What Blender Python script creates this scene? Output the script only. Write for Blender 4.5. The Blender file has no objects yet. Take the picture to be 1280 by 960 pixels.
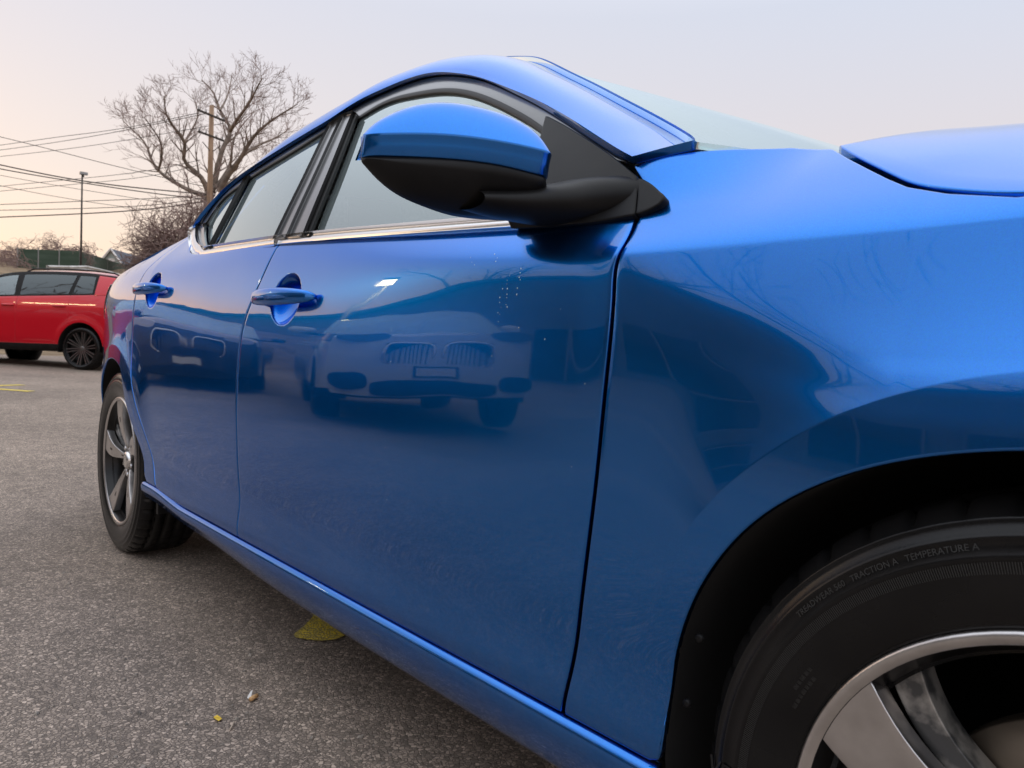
import bpy, bmesh, math, random
import numpy as np
from mathutils import Vector, Matrix
rad = math.radians
random.seed(7)
scene = bpy.context.scene
COL = scene.collection

# ------------------------------------------------------------------ camera
CAM = np.array([0.0927, -1.5203, 0.7189]); FPX = 907.7
YAW, PITCH, ROLL = rad(41.18), rad(-1.92), rad(2.05)
def cam_axes():
    f = np.array([-math.cos(YAW)*math.cos(PITCH), math.sin(YAW)*math.cos(PITCH), math.sin(PITCH)])
    r = np.cross(f, [0, 0, 1]); r /= np.linalg.norm(r); u = np.cross(r, f)
    c, s = math.cos(ROLL), math.sin(ROLL)
    return c*r+s*u, -s*r+c*u, f
AR, AU, AF = cam_axes()
cd = bpy.data.cameras.new('camera'); cam = bpy.data.objects.new('camera', cd); COL.objects.link(cam)
cd.sensor_fit = 'HORIZONTAL'; cd.sensor_width = 36; cd.lens = 36*FPX/1280
cd.clip_start = 0.02; cd.clip_end = 2000
cd.dof.use_dof = True; cd.dof.focus_distance = 1.15; cd.dof.aperture_fstop = 14
M = Matrix.Identity(4)
for i, a in enumerate((AR, AU, -AF)):
    for k in range(3): M[k][i] = a[k]
for k in range(3): M[k][3] = CAM[k]
cam.matrix_world = M
scene.camera = cam

# ------------------------------------------------------------------ world, sun, exposure
SUN_AZ = rad(200); SUN_EL = rad(1.6)          # azimuth of the sun in the x-y plane (from +x), height
world = bpy.data.worlds.new('World'); scene.world = world; world.use_nodes = True
wn = world.node_tree; wn.nodes.clear()
wo = wn.nodes.new('ShaderNodeOutputWorld')
bg = wn.nodes.new('ShaderNodeBackground'); bg.inputs[1].default_value = 0.08
sky = wn.nodes.new('ShaderNodeTexSky'); sky.sky_type = 'NISHITA'; sky.sun_disc = False
sky.sun_elevation = SUN_EL; sky.sun_rotation = rad(90)-SUN_AZ
sky.air_density = 1.0; sky.dust_density = 2.0; sky.ozone_density = 1.5
wn.links.new(sky.outputs[0], bg.inputs[0])
# a thin high veil of evening cloud over the whole sky: pale lavender, peach low down on the sunset side, brightened overhead to light the lot and paint
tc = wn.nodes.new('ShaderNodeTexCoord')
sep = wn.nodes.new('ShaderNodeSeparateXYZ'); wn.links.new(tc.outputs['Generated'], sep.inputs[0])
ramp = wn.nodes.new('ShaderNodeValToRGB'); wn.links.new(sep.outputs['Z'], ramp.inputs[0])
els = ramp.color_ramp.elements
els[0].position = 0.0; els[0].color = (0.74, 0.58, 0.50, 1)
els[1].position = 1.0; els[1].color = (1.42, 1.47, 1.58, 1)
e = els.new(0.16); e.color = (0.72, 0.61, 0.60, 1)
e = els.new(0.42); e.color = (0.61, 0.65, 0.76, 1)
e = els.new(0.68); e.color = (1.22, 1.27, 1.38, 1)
dot = wn.nodes.new('ShaderNodeVectorMath'); dot.operation = 'DOT_PRODUCT'
wn.links.new(tc.outputs['Generated'], dot.inputs[0])
dot.inputs[1].default_value = (math.cos(SUN_AZ), math.sin(SUN_AZ), 0.0)
mr = wn.nodes.new('ShaderNodeMapRange'); mr.inputs[1].default_value = -0.2; mr.inputs[2].default_value = 1.0
wn.links.new(dot.outputs['Value'], mr.inputs[0])
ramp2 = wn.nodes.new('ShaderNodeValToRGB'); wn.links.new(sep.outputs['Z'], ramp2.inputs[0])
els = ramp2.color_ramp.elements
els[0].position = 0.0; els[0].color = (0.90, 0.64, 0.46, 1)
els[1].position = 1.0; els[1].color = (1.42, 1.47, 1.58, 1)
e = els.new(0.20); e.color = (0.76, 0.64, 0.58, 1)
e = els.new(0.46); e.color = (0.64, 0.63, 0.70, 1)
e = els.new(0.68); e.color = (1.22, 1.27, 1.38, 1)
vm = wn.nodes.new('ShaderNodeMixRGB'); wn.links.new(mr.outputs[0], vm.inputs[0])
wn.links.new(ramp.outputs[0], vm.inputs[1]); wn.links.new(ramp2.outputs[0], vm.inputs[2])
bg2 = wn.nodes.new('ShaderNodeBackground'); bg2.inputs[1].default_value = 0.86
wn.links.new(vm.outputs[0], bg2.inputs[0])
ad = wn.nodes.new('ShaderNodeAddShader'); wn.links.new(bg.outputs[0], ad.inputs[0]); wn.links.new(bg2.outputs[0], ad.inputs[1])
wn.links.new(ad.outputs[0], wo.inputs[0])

sl = bpy.data.lights.new('sun', 'SUN'); sl.energy = 0.5; sl.angle = rad(10); sl.color = (1.0, 0.80, 0.62)
so = bpy.data.objects.new('sun', sl); COL.objects.link(so)
sd = Vector((math.cos(SUN_AZ)*math.cos(SUN_EL), math.sin(SUN_AZ)*math.cos(SUN_EL), math.sin(SUN_EL)))
so.rotation_euler = sd.to_track_quat('Z', 'Y').to_euler()
scene.view_settings.view_transform = 'Standard'; scene.view_settings.look = 'None'
scene.view_settings.exposure = 0.30; scene.view_settings.gamma = 1.0
scene.render.engine = 'CYCLES'
scene.cycles.max_bounces = 10; scene.cycles.transparent_max_bounces = 16

# ------------------------------------------------------------------ helpers
def tag(o, label=None, cat=None, group=None, kind=None):
    if label: o['label'] = label
    if cat: o['category'] = cat
    if group: o['group'] = group
    if kind: o['kind'] = kind
    return o
def mesh(name, verts, faces, smooth=True):
    me = bpy.data.meshes.new(name)
    me.from_pydata([tuple(map(float, v)) for v in verts], [], [tuple(map(int, f)) for f in faces])
    if smooth: me.polygons.foreach_set('use_smooth', [True]*len(me.polygons))
    me.update(); return me
def obj(name, me, mat=None, parent=None):
    o = bpy.data.objects.new(name, me); COL.objects.link(o)
    if mat is not None and me is not None:
        if not me.materials: me.materials.append(mat)
    if parent is not None: o.parent = parent
    return o
def empty(name, loc=(0, 0, 0), rz=0.0, parent=None):
    o = bpy.data.objects.new(name, None); COL.objects.link(o); o.location = loc; o.rotation_euler = (0, 0, rz)
    o.empty_display_size = 0.1
    if parent is not None: o.parent = parent
    return o
def copy_tree(o, parent=None):
    c = o.copy(); COL.objects.link(c); c.parent = parent
    for ch in list(o.children): copy_tree(ch, c)
    return c
def mirror_part(o):
    c = copy_tree(o, o.parent); c.scale = (1, -1, 1); l = o.location; c.location = (l[0], -l[1], l[2]); return c

def rounded_plate(c, ry, rz, depth, e=.45, n=32):
    v = []; 
    for dx, k in ((-depth/2, 1.0), (depth/2-.012, 1.0), (depth/2, .93)):
        for i in range(n):
            a = 2*math.pi*i/n; cy, sz = math.cos(a), math.sin(a)
            v.append((c[0]+dx, c[1]+ry*k*math.copysign(abs(cy)**e, cy), c[2]+rz*k*math.copysign(abs(sz)**e, sz)))
    f = [(j*n+i, j*n+(i+1) % n, (j+1)*n+(i+1) % n, (j+1)*n+i) for j in range(2) for i in range(n)]+[tuple(range(2*n, 3*n))]
    return v, f
class MB:
    """collects simple shapes into one mesh"""
    def __init__(s): s.v = []; s.f = []
    def add(s, v, f):
        n = len(s.v); s.v += [tuple(p) for p in v]; s.f += [tuple(i+n for i in q) for q in f]; return s
    def box(s, c, d, rz=0.0):
        hx, hy, hz = d[0]/2, d[1]/2, d[2]/2; ca, sa = math.cos(rz), math.sin(rz)
        vs = []
        for z in (-hz, hz):
            for x, y in ((-hx, -hy), (hx, -hy), (hx, hy), (-hx, hy)):
                vs.append((c[0]+x*ca-y*sa, c[1]+x*sa+y*ca, c[2]+z))
        return s.add(vs, [(3, 2, 1, 0), (4, 5, 6, 7), (0, 1, 5, 4), (1, 2, 6, 5), (2, 3, 7, 6), (3, 0, 4, 7)])
    def tube(s, pts, rs, k=6, cap=True):
        P = np.asarray(pts, float); n = len(P)
        if np.isscalar(rs): rs = [rs]*n
        T = np.zeros_like(P); T[1:-1] = P[2:]-P[:-2]; T[0] = P[1]-P[0]; T[-1] = P[-1]-P[-2]
        T /= (np.linalg.norm(T, axis=1)[:, None]+1e-12)
        up = np.array([0, 0, 1.0]) if abs(T[0][2]) < .9 else np.array([1.0, 0, 0])
        A = np.cross(T, up); A /= (np.linalg.norm(A, axis=1)[:, None]+1e-9); B = np.cross(T, A)
        n0 = len(s.v); an = [2*math.pi*i/k for i in range(k)]
        for i in range(n):
            for a in an: s.v.append(tuple(P[i]+rs[i]*(math.cos(a)*A[i]+math.sin(a)*B[i])))
        for i in range(n-1):
            for j in range(k):
                a = n0+i*k+j; b = n0+i*k+(j+1) % k
                s.f.append((a, b, b+k, a+k))
        if cap:
            s.f.append(tuple(n0+j for j in range(k))[::-1]); s.f.append(tuple(n0+(n-1)*k+j for j in range(k)))
        return s
    def build(s, name, mat, parent=None, smooth=False):
        return obj(name, mesh(name, s.v, s.f, smooth), mat, parent)

def grid_faces(nu, nv, off=0, closed_u=False):
    f = []
    for i in range(nu if closed_u else nu-1):
        i2 = (i+1) % nu
        for j in range(nv-1):
            f.append((off+i*nv+j, off+i2*nv+j, off+i2*nv+j+1, off+i*nv+j+1))
    return f
def nspline(xs, ys):
    """natural cubic spline through knots; returns vectorised function"""
    xs = np.asarray(xs, float); ys = np.asarray(ys, float); n = len(xs)
    h = np.diff(xs); A = np.zeros((n, n)); b = np.zeros(n); A[0, 0] = A[-1, -1] = 1
    for i in range(1, n-1):
        A[i, i-1] = h[i-1]; A[i, i] = 2*(h[i-1]+h[i]); A[i, i+1] = h[i]
        b[i] = 6*((ys[i+1]-ys[i])/h[i]-(ys[i]-ys[i-1])/h[i-1])
    m = np.linalg.solve(A, b)
    def fn(x):
        x = np.asarray(x, float); xc = np.clip(x, xs[0], xs[-1])
        i = np.clip(np.searchsorted(xs, xc)-1, 0, n-2); hh = h[i]
        a = (xs[i+1]-xc)/hh; bb = (xc-xs[i])/hh
        v = a*ys[i]+bb*ys[i+1]+((a**3-a)*m[i]+(bb**3-bb)*m[i+1])*hh*hh/6
        s0 = (ys[1]-ys[0])/h[0]-h[0]*(2*m[0]+m[1])/6
        s1 = (ys[-1]-ys[-2])/h[-1]+h[-1]*(m[-2]+2*m[-1])/6
        return v+np.where(x < xs[0], (x-xs[0])*s0, 0)+np.where(x > xs[-1], (x-xs[-1])*s1, 0)
    return fn
def resample(pts, n, smooth=True):
    P = np.asarray(pts, float)
    d = np.r_[0, np.cumsum(np.linalg.norm(np.diff(P, axis=0), axis=1))]
    t = np.linspace(0, d[-1], n)
    if smooth and len(P) > 2:
        return np.stack([nspline(d, P[:, k])(t) for k in range(P.shape[1])], -1)
    return np.stack([np.interp(t, d, P[:, k]) for k in range(P.shape[1])], -1)
def sstep(a, b, x):
    t = np.clip((np.asarray(x, float)-a)/(b-a), 0, 1); return t*t*(3-2*t)
def pray(px, py): return AF+(px-640)/FPX*AR-(py-480)/FPX*AU
def at_depth(px, py, d): return CAM+pray(px, py)*d
def at_z(px, py, z):
    d = pray(px, py); return CAM+d*(z-CAM[2])/d[2]

# ------------------------------------------------------------------ materials
def pmat(name, col, rough=.5, metal=0., coat=0., spec=.5, coat_rough=.03):
    m = bpy.data.materials.new(name); m.use_nodes = True
    b = m.node_tree.nodes['Principled BSDF']
    b.inputs['Base Color'].default_value = (*col, 1); b.inputs['Roughness'].default_value = rough
    b.inputs['Metallic'].default_value = metal; b.inputs['Coat Weight'].default_value = coat
    b.inputs['Coat Roughness'].default_value = coat_rough
    b.inputs['Specular IOR Level'].default_value = spec
    return m
def nd(m, t): return m.node_tree.nodes.new(t)
def lk(m, a, b): m.node_tree.links.new(a, b)
def B(m): return m.node_tree.nodes['Principled BSDF']
def noisy(m, c1, c2, scale=5., detail=6., lo=.35, hi=.65, bump=0., bscale=None, bdist=.01, stretch=None):
    """two-tone noise colour with optional fine relief"""
    tcn = nd(m, 'ShaderNodeTexCoord'); vec = tcn.outputs['Object']
    if stretch:
        mp = nd(m, 'ShaderNodeMapping'); mp.inputs['Scale'].default_value = stretch; lk(m, vec, mp.inputs[0]); vec = mp.outputs[0]
    n = nd(m, 'ShaderNodeTexNoise'); n.inputs['Scale'].default_value = scale; n.inputs['Detail'].default_value = detail
    lk(m, vec, n.inputs['Vector'])
    r = nd(m, 'ShaderNodeValToRGB'); r.color_ramp.elements[0].position = lo; r.color_ramp.elements[1].position = hi
    r.color_ramp.elements[0].color = (*c1, 1); r.color_ramp.elements[1].color = (*c2, 1)
    lk(m, n.outputs[0], r.inputs[0]); lk(m, r.outputs[0], B(m).inputs['Base Color'])
    if bump:
        n2 = nd(m, 'ShaderNodeTexNoise'); n2.inputs['Scale'].default_value = bscale or scale*4; n2.inputs['Detail'].default_value = 4
        lk(m, vec, n2.inputs['Vector'])
        bp = nd(m, 'ShaderNodeBump'); bp.inputs['Strength'].default_value = bump; bp.inputs['Distance'].default_value = bdist
        lk(m, n2.outputs[0], bp.inputs['Height']); lk(m, bp.outputs[0], B(m).inputs['Normal'])
    return m
def paint(name, col, metal=.85, rough=.24, dusty=True):
    m = pmat(name, col, rough, metal, 1.0, .5, .012); B(m).inputs['Coat IOR'].default_value = 1.53; B(m).inputs['Specular Tint'].default_value = (.34, .55, .95, 1) if metal > .9 else (1, 1, 1, 1)
    t = nd(m, 'ShaderNodeTexCoord')
    # metallic flake: tiny tilt of the base layer only, the clear coat stays smooth
    v = nd(m, 'ShaderNodeTexVoronoi'); v.inputs['Scale'].default_value = 1500; lk(m, t.outputs['Object'], v.inputs['Vector'])
    mx = nd(m, 'ShaderNodeMixRGB'); mx.inputs[0].default_value = .12; mx.inputs[1].default_value = (*col, 1)
    lk(m, v.outputs['Color'], mx.inputs[2]); mx.blend_type = 'OVERLAY'; lk(m, mx.outputs[0], B(m).inputs['Base Color'])
    # faint ripple of the pressed sheet and the lacquer
    w1 = nd(m, 'ShaderNodeTexNoise'); w1.inputs['Scale'].default_value = 5.5; w1.inputs['Detail'].default_value = 1; lk(m, t.outputs['Object'], w1.inputs['Vector'])
    b1 = nd(m, 'ShaderNodeBump'); b1.inputs['Strength'].default_value = 1; b1.inputs['Distance'].default_value = .0009; lk(m, w1.outputs[0], b1.inputs['Height'])
    w2 = nd(m, 'ShaderNodeTexNoise'); w2.inputs['Scale'].default_value = 240; w2.inputs['Detail'].default_value = 2; lk(m, t.outputs['Object'], w2.inputs['Vector'])
    b2 = nd(m, 'ShaderNodeBump'); b2.inputs['Strength'].default_value = 1; b2.inputs['Distance'].default_value = .0000015; lk(m, w2.outputs[0], b2.inputs['Height']); lk(m, b1.outputs[0], b2.inputs['Normal'])
    lk(m, b2.outputs[0], B(m).inputs['Coat Normal'])
    if dusty:   # thin film of road dust, stronger low down on the panels where wheels throw it
        n = nd(m, 'ShaderNodeTexNoise'); n.inputs['Scale'].default_value = 7; n.inputs['Detail'].default_value = 9; n.inputs['Roughness'].default_value = .7
        lk(m, t.outputs['Object'], n.inputs['Vector'])
        r = nd(m, 'ShaderNodeMapRange'); r.inputs[1].default_value = .4; r.inputs[2].default_value = .8
        r.inputs[3].default_value = .012; r.inputs[4].default_value = .05
        lk(m, n.outputs[0], r.inputs[0]); lk(m, r.outputs[0], B(m).inputs['Coat Roughness'])
        sp = nd(m, 'ShaderNodeSeparateXYZ'); lk(m, t.outputs['Object'], sp.inputs[0])
        hz_ = nd(m, 'ShaderNodeMapRange'); hz_.inputs[1].default_value = .46; hz_.inputs[2].default_value = .16; hz_.inputs[3].default_value = .0; hz_.inputs[4].default_value = .14; lk(m, sp.outputs['Z'], hz_.inputs[0])
        n2 = nd(m, 'ShaderNodeTexNoise'); n2.inputs['Scale'].default_value = 26; n2.inputs['Detail'].default_value = 10; n2.inputs['Roughness'].default_value = .75; lk(m, t.outputs['Object'], n2.inputs['Vector'])
        r2 = nd(m, 'ShaderNodeMapRange'); r2.inputs[1].default_value = .42; r2.inputs[2].default_value = .72; lk(m, n2.outputs[0], r2.inputs[0])
        mu = nd(m, 'ShaderNodeMath'); mu.operation = 'MULTIPLY'; lk(m, hz_.outputs[0], mu.inputs[0]); lk(m, r2.outputs[0], mu.inputs[1])
        df = nd(m, 'ShaderNodeBsdfDiffuse'); df.inputs[0].default_value = (.20, .165, .135, 1); ms = nd(m, 'ShaderNodeMixShader')
        out = m.node_tree.nodes['Material Output']; lk(m, mu.outputs[0], ms.inputs[0]); lk(m, B(m).outputs[0], ms.inputs[1]); lk(m, df.outputs[0], ms.inputs[2]); lk(m, ms.outputs[0], out.inputs[0])
    return m
MAT = {}
MAT['blue'] = paint('blue_metallic_paint', (0.002, 0.168, 0.60), 1.0, .24)
MAT['black_plastic'] = noisy(pmat('black_grained_plastic', (.010, .010, .0105), .42), (.007, .007, .0075), (.013, .0125, .0125), 14, 6, bump=.12, bscale=900, bdist=.0006)
B(MAT['black_plastic']).inputs['Specular IOR Level'].default_value = .2
MAT['satin_black'] = pmat('satin_black_film', (.025, .025, .026), .30, 0, 1.0, .5, .14)
MAT['seal'] = pmat('black_rubber_seal', (.010, .010, .010), .55)
MAT['void'] = noisy(pmat('black_underbody', (.006, .006, .006), .9), (.004, .004, .004), (.010, .009, .009), 6)
MAT['chrome'] = pmat('satin_chrome', (.80, .79, .78), .22, 1.0)
MAT['tyre'] = noisy(pmat('tyre_rubber', (.007, .007, .0075), .24, spec=.28), (.004, .004, .0045), (.011, .0105, .0105), 9, 8, bump=.15, bscale=260, bdist=.0008)
MAT['letter'] = pmat('tyre_lettering', (.035, .035, .034), .35)
MAT['letter_dark'] = pmat('tyre_dark_lettering', (.004, .004, .005), .6)
MAT['machined'] = noisy(pmat('machined_alloy', (.62, .60, .59), .30, 1.0), (.57, .55, .54), (.67, .65, .64), 30, 4)
MAT['rim_black'] = noisy(pmat('gloss_black_alloy', (.006, .006, .007), .32, .0, .15, .3), (.004, .004, .005), (.010, .0095, .009), 22)
MAT['blade'] = noisy(pmat('dusty_grey_alloy', (.17, .165, .16), .45, .6), (.10, .10, .10), (.42, .40, .37), 38, 8, .45, .62)
MAT['disc'] = noisy(pmat('brake_disc_steel', (.20, .15, .11), .45, .9), (.15, .11, .08), (.26, .21, .16), 12)
MAT['dark_trim'] = noisy(pmat('cabin_trim', (.035, .035, .037), .7), (.03, .03, .032), (.05, .05, .05), 40)
MAT['seat_cloth'] = noisy(pmat('grey_seat_cloth', (.3, .3, .3), .85), (.27, .27, .27), (.36, .36, .35), 90)
MAT['headliner'] = pmat('pale_headliner', (.62, .61, .60), .9)
MAT['lamp_red'] = pmat('red_lamp_lens', (.28, .008, .010), .12, 0, 1)
MAT['lamp_dark'] = pmat('smoked_lamp', (.02, .02, .022), .08, 0, 1)
MAT['lamp_clear'] = pmat('clear_lamp', (.55, .56, .58), .10, .3, 1)
def glassmat(name, tint, body=0.0, gain=1.0):
    m = bpy.data.materials.new(name); m.use_nodes = True; nt = m.node_tree; nt.nodes.clear()
    o = nt.nodes.new('ShaderNodeOutputMaterial'); tr = nt.nodes.new('ShaderNodeBsdfTransparent'); tr.inputs[0].default_value = (*tint, 1)
    gl = nt.nodes.new('ShaderNodeBsdfGlossy'); gl.inputs['Roughness'].default_value = .01; gl.inputs[0].default_value = (.90, 1.0, 1.0, 1)
    fr = nt.nodes.new('ShaderNodeFresnel'); fr.inputs[0].default_value = 2.1
    mx = nt.nodes.new('ShaderNodeMixShader')
    ml = nt.nodes.new('ShaderNodeMath'); ml.operation = 'MULTIPLY'; ml.use_clamp = True; ml.inputs[1].default_value = gain; nt.links.new(fr.outputs[0], ml.inputs[0])
    nt.links.new(ml.outputs[0], mx.inputs[0]); nt.links.new(tr.outputs[0], mx.inputs[1]); nt.links.new(gl.outputs[0], mx.inputs[2])
    if body:      # even pale teal haze painted over the pane to brighten it
        df = nt.nodes.new('ShaderNodeBsdfDiffuse'); df.inputs[0].default_value = (.66, .80, .80, 1); m2 = nt.nodes.new('ShaderNodeMixShader'); m2.inputs[0].default_value = body
        nt.links.new(mx.outputs[0], m2.inputs[1]); nt.links.new(df.outputs[0], m2.inputs[2]); mx = m2
    nt.links.new(mx.outputs[0], o.inputs[0]); return m
MAT['glass'] = glassmat('green_tinted_glass', (.82, .94, .92), .11, 1.75)
MAT['screen'] = glassmat('windscreen_glass', (.84, .94, .93), .07, 1.35)
MAT['privacy'] = glassmat('privacy_glass', (.20, .23, .24))
MAT['mirror'] = pmat('mirror_silver', (.85, .86, .87), .02, 1.0)

# asphalt: pale and dark stone chips in a grey binder
def asphalt():
    m = pmat('worn_asphalt', (.14, .13, .12), .82)
    t = nd(m, 'ShaderNodeTexCoord')
    wv = nd(m, 'ShaderNodeTexNoise'); wv.inputs['Scale'].default_value = 60; lk(m, t.outputs['Object'], wv.inputs['Vector'])
    dm = nd(m, 'ShaderNodeMixRGB'); dm.blend_type = 'LINEAR_LIGHT'; dm.inputs[0].default_value = .006
    lk(m, t.outputs['Object'], dm.inputs[1]); lk(m, wv.outputs['Color'], dm.inputs[2])
    v = nd(m, 'ShaderNodeTexVoronoi'); v.inputs['Scale'].default_value = 128; v.inputs['Randomness'].default_value = 1; lk(m, dm.outputs[0], v.inputs['Vector'])
    sepc = nd(m, 'ShaderNodeSeparateColor'); lk(m, v.outputs['Color'], sepc.inputs[0])
    r = nd(m, 'ShaderNodeValToRGB'); cr = r.color_ramp; cr.interpolation = 'LINEAR'
    cr.elements[0].position = 0; cr.elements[0].color = (.185, .147, .118, 1)
    cr.elements[1].position = 1; cr.elements[1].color = (.66, .520, .412, 1)
    for p_, c_ in ((.30, (.31, .244, .193)), (.55, (.39, .307, .243)), (.80, (.47, .370, .293))):
        q = cr.elements.new(p_); q.color = (*c_, 1)
    lk(m, sepc.outputs[0], r.inputs[0])
    # binder between the chips
    ve = nd(m, 'ShaderNodeTexVoronoi'); ve.feature = 'DISTANCE_TO_EDGE'; ve.inputs['Scale'].default_value = 128; lk(m, dm.outputs[0], ve.inputs['Vector'])
    er = nd(m, 'ShaderNodeMapRange'); er.inputs[1].default_value = .02; er.inputs[2].default_value = .16; lk(m, ve.outputs[0], er.inputs[0])
    mb = nd(m, 'ShaderNodeMixRGB'); mb.inputs[1].default_value = (.160, .126, .100, 1); lk(m, er.outputs[0], mb.inputs[0]); lk(m, r.outputs[0], mb.inputs[2])
    # broad wear and old oil stains
    n = nd(m, 'ShaderNodeTexNoise'); n.inputs['Scale'].default_value = .9; n.inputs['Detail'].default_value = 9; n.inputs['Roughness'].default_value = .62
    lk(m, t.outputs['Object'], n.inputs['Vector'])
    rr = nd(m, 'ShaderNodeMapRange'); rr.inputs[1].default_value = .32; rr.inputs[2].default_value = .68; rr.inputs[3].default_value = .74; rr.inputs[4].default_value = 1.12
    lk(m, n.outputs[0], rr.inputs[0])
    ml = nd(m, 'ShaderNodeMixRGB'); ml.blend_type = 'MULTIPLY'; ml.inputs[0].default_value = 1; lk(m, mb.outputs[0], ml.inputs[1]); lk(m, rr.outputs[0], ml.inputs[2])
    n3 = nd(m, 'ShaderNodeTexNoise'); n3.inputs['Scale'].default_value = 14; n3.inputs['Detail'].default_value = 5; lk(m, t.outputs['Object'], n3.inputs['Vector'])
    r3 = nd(m, 'ShaderNodeMapRange'); r3.inputs[1].default_value = .3; r3.inputs[2].default_value = .7; r3.inputs[3].default_value = .82; r3.inputs[4].default_value = 1.12
    lk(m, n3.outputs[0], r3.inputs[0])
    m3 = nd(m, 'ShaderNodeMixRGB'); m3.blend_type = 'MULTIPLY'; m3.inputs[0].default_value = 1; lk(m, ml.outputs[0], m3.inputs[1]); lk(m, r3.outputs[0], m3.inputs[2])
    lk(m, m3.outputs[0], B(m).inputs['Base Color'])
    hs = nd(m, 'ShaderNodeMath'); hs.operation = 'MULTIPLY_ADD'; lk(m, sepc.outputs[1], hs.inputs[0]); hs.inputs[1].default_value = .6
    lk(m, er.outputs[0], hs.inputs[2])
    bp = nd(m, 'ShaderNodeBump'); bp.inputs['Strength'].default_value = .48; bp.inputs['Distance'].default_value = .004
    lk(m, hs.outputs[0], bp.inputs['Height']); lk(m, bp.outputs[0], B(m).inputs['Normal'])
    return m
MAT['asphalt'] = asphalt()
def yellow_line():
    m = pmat('worn_yellow_paint', (.55, .40, .04), .75)
    t = nd(m, 'ShaderNodeTexCoord')
    v = nd(m, 'ShaderNodeTexVoronoi'); v.inputs['Scale'].default_value = 160; lk(m, t.outputs['Object'], v.inputs['Vector'])
    n = nd(m, 'ShaderNodeTexNoise'); n.inputs['Scale'].default_value = 40; n.inputs['Detail'].default_value = 6; lk(m, t.outputs['Object'], n.inputs['Vector'])
    a = nd(m, 'ShaderNodeMath'); a.operation = 'ADD'; lk(m, v.outputs['Distance'], a.inputs[0]); lk(m, n.outputs[0], a.inputs[1])
    r = nd(m, 'ShaderNodeValToRGB'); r.color_ramp.elements[0].position = .85; r.color_ramp.elements[0].color = (.90, .68, .06, 1)
    r.color_ramp.elements[1].position = 1.35; r.color_ramp.elements[1].color = (.50, .38, .10, 1); lk(m, a.outputs[0], r.inputs[0])
    lk(m, r.outputs[0], B(m).inputs['Base Color'])
    bp = nd(m, 'ShaderNodeBump'); bp.inputs['Strength'].default_value = .6; bp.inputs['Distance'].default_value = .004; bp.invert = True
    lk(m, v.outputs['Distance'], bp.inputs['Height']); lk(m, bp.outputs[0], B(m).inputs['Normal'])
    return m
MAT['yellow'] = yellow_line()
MAT['dry_grass'] = noisy(pmat('dry_winter_grass', (.22, .15, .085), .95), (.15, .10, .055), (.30, .21, .12), 1.6, 9, bump=.9, bscale=9, bdist=.12)
MAT['bark'] = noisy(pmat('grey_brown_bark', (.20, .15, .12), .9), (.13, .10, .08), (.26, .20, .155), 2.5, 8, bump=.6, bscale=12, bdist=.05)
MAT['twig'] = noisy(pmat('reddish_twigs', (.27, .19, .17), .9), (.21, .145, .13), (.34, .24, .21), 1.2)
MAT['vine'] = noisy(pmat('dead_vine_stems', (.2, .125, .11), .95), (.14, .085, .075), (.28, .175, .15), .8)
MAT['pole_wood'] = noisy(pmat('weathered_pole_wood', (.33, .21, .135), .85), (.25, .16, .10), (.40, .265, .17), 3, 8, bump=.4, bscale=30, bdist=.02, stretch=(3, 3, .3))
MAT['arm_wood'] = pmat('dark_crossarm_wood', (.055, .045, .038), .9)
MAT['porcelain'] = pmat('grey_insulator', (.16, .16, .16), .3)
MAT['wire'] = pmat('black_cable_sheath', (.05, .042, .036), .7)
MAT['galv'] = pmat('galvanised_steel', (.30, .30, .29), .5, .6)
MAT['green_screen'] = noisy(pmat('dark_green_screen', (.050, .080, .055), .9), (.042, .070, .046), (.066, .098, .070), 1.5, 6, stretch=(.5, .5, 3))
MAT['siding'] = noisy(pmat('pale_green_siding', (.36, .42, .40), .8), (.33, .39, .37), (.41, .46, .44), 2, 4, stretch=(.2, .2, 12))
MAT['roof_shingle'] = noisy(pmat('slate_grey_shingles', (.12, .14, .17), .85), (.10, .12, .15), (.15, .17, .20), 4, 6)
MAT['white_trim'] = pmat('white_painted_trim', (.72, .70, .67), .6)
MAT['rail_white'] = noisy(pmat('pale_guard_rail', (.50, .48, .45), .5), (.42, .40, .37), (.58, .56, .53), 3)
MAT['sign_back'] = pmat('unpainted_sign_back', (.33, .33, .33), .5, .5)

# ------------------------------------------------------------------ the ground
def gz(x, y=0):
    """lot height: level round the car, rising gently towards the far end, then a bank"""
    d = np.maximum(0, -np.asarray(x, float)-3.0)
    lot = .030*np.minimum(d, 16)*np.minimum(1, d/2.0)
    bank = 2.6*sstep(19, 30, -np.asarray(x, float))+.10*np.clip(-np.asarray(x, float)-30, 0, 32)
    hill = 2.4*sstep(45, 110, -np.asarray(x, float))
    return lot+bank+hill
xs = np.r_[np.linspace(-600, -130, 10), np.linspace(-120, -35, 18), np.linspace(-33, -17, 17), np.linspace(-16, 12, 57), np.linspace(16, 60, 8), 300]
ys = np.r_[-400, np.linspace(-120, -30, 10), np.linspace(-25, 25, 26), np.linspace(30, 140, 12), 500]
V = [(x, y, float(gz(x))) for x in xs for y in ys]
gm = mesh('ground', V, [f[::-1] for f in grid_faces(len(xs), len(ys))])
gm.materials.append(MAT['asphalt']); gm.materials.append(MAT['dry_grass'])
for p_ in gm.polygons:
    if p_.center.x < -18.4: p_.material_index = 1
ground = obj('ground', gm); tag(ground, 'worn grey asphalt parking lot running up to a dry grass bank', 'ground', kind='structure')
def marking(name, poly, label):
    c = np.mean(np.array(poly), axis=0)
    vs = [(p_[0], p_[1], float(gz(p_[0]))+.004) for p_ in poly]
    o = obj(name, mesh(name, vs, [tuple(range(len(vs)))], False), MAT['yellow'])
    if o.data.polygons[0].normal.z < 0: o.data.flip_normals()
    return tag(o, label, 'road marking', kind='structure')
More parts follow.
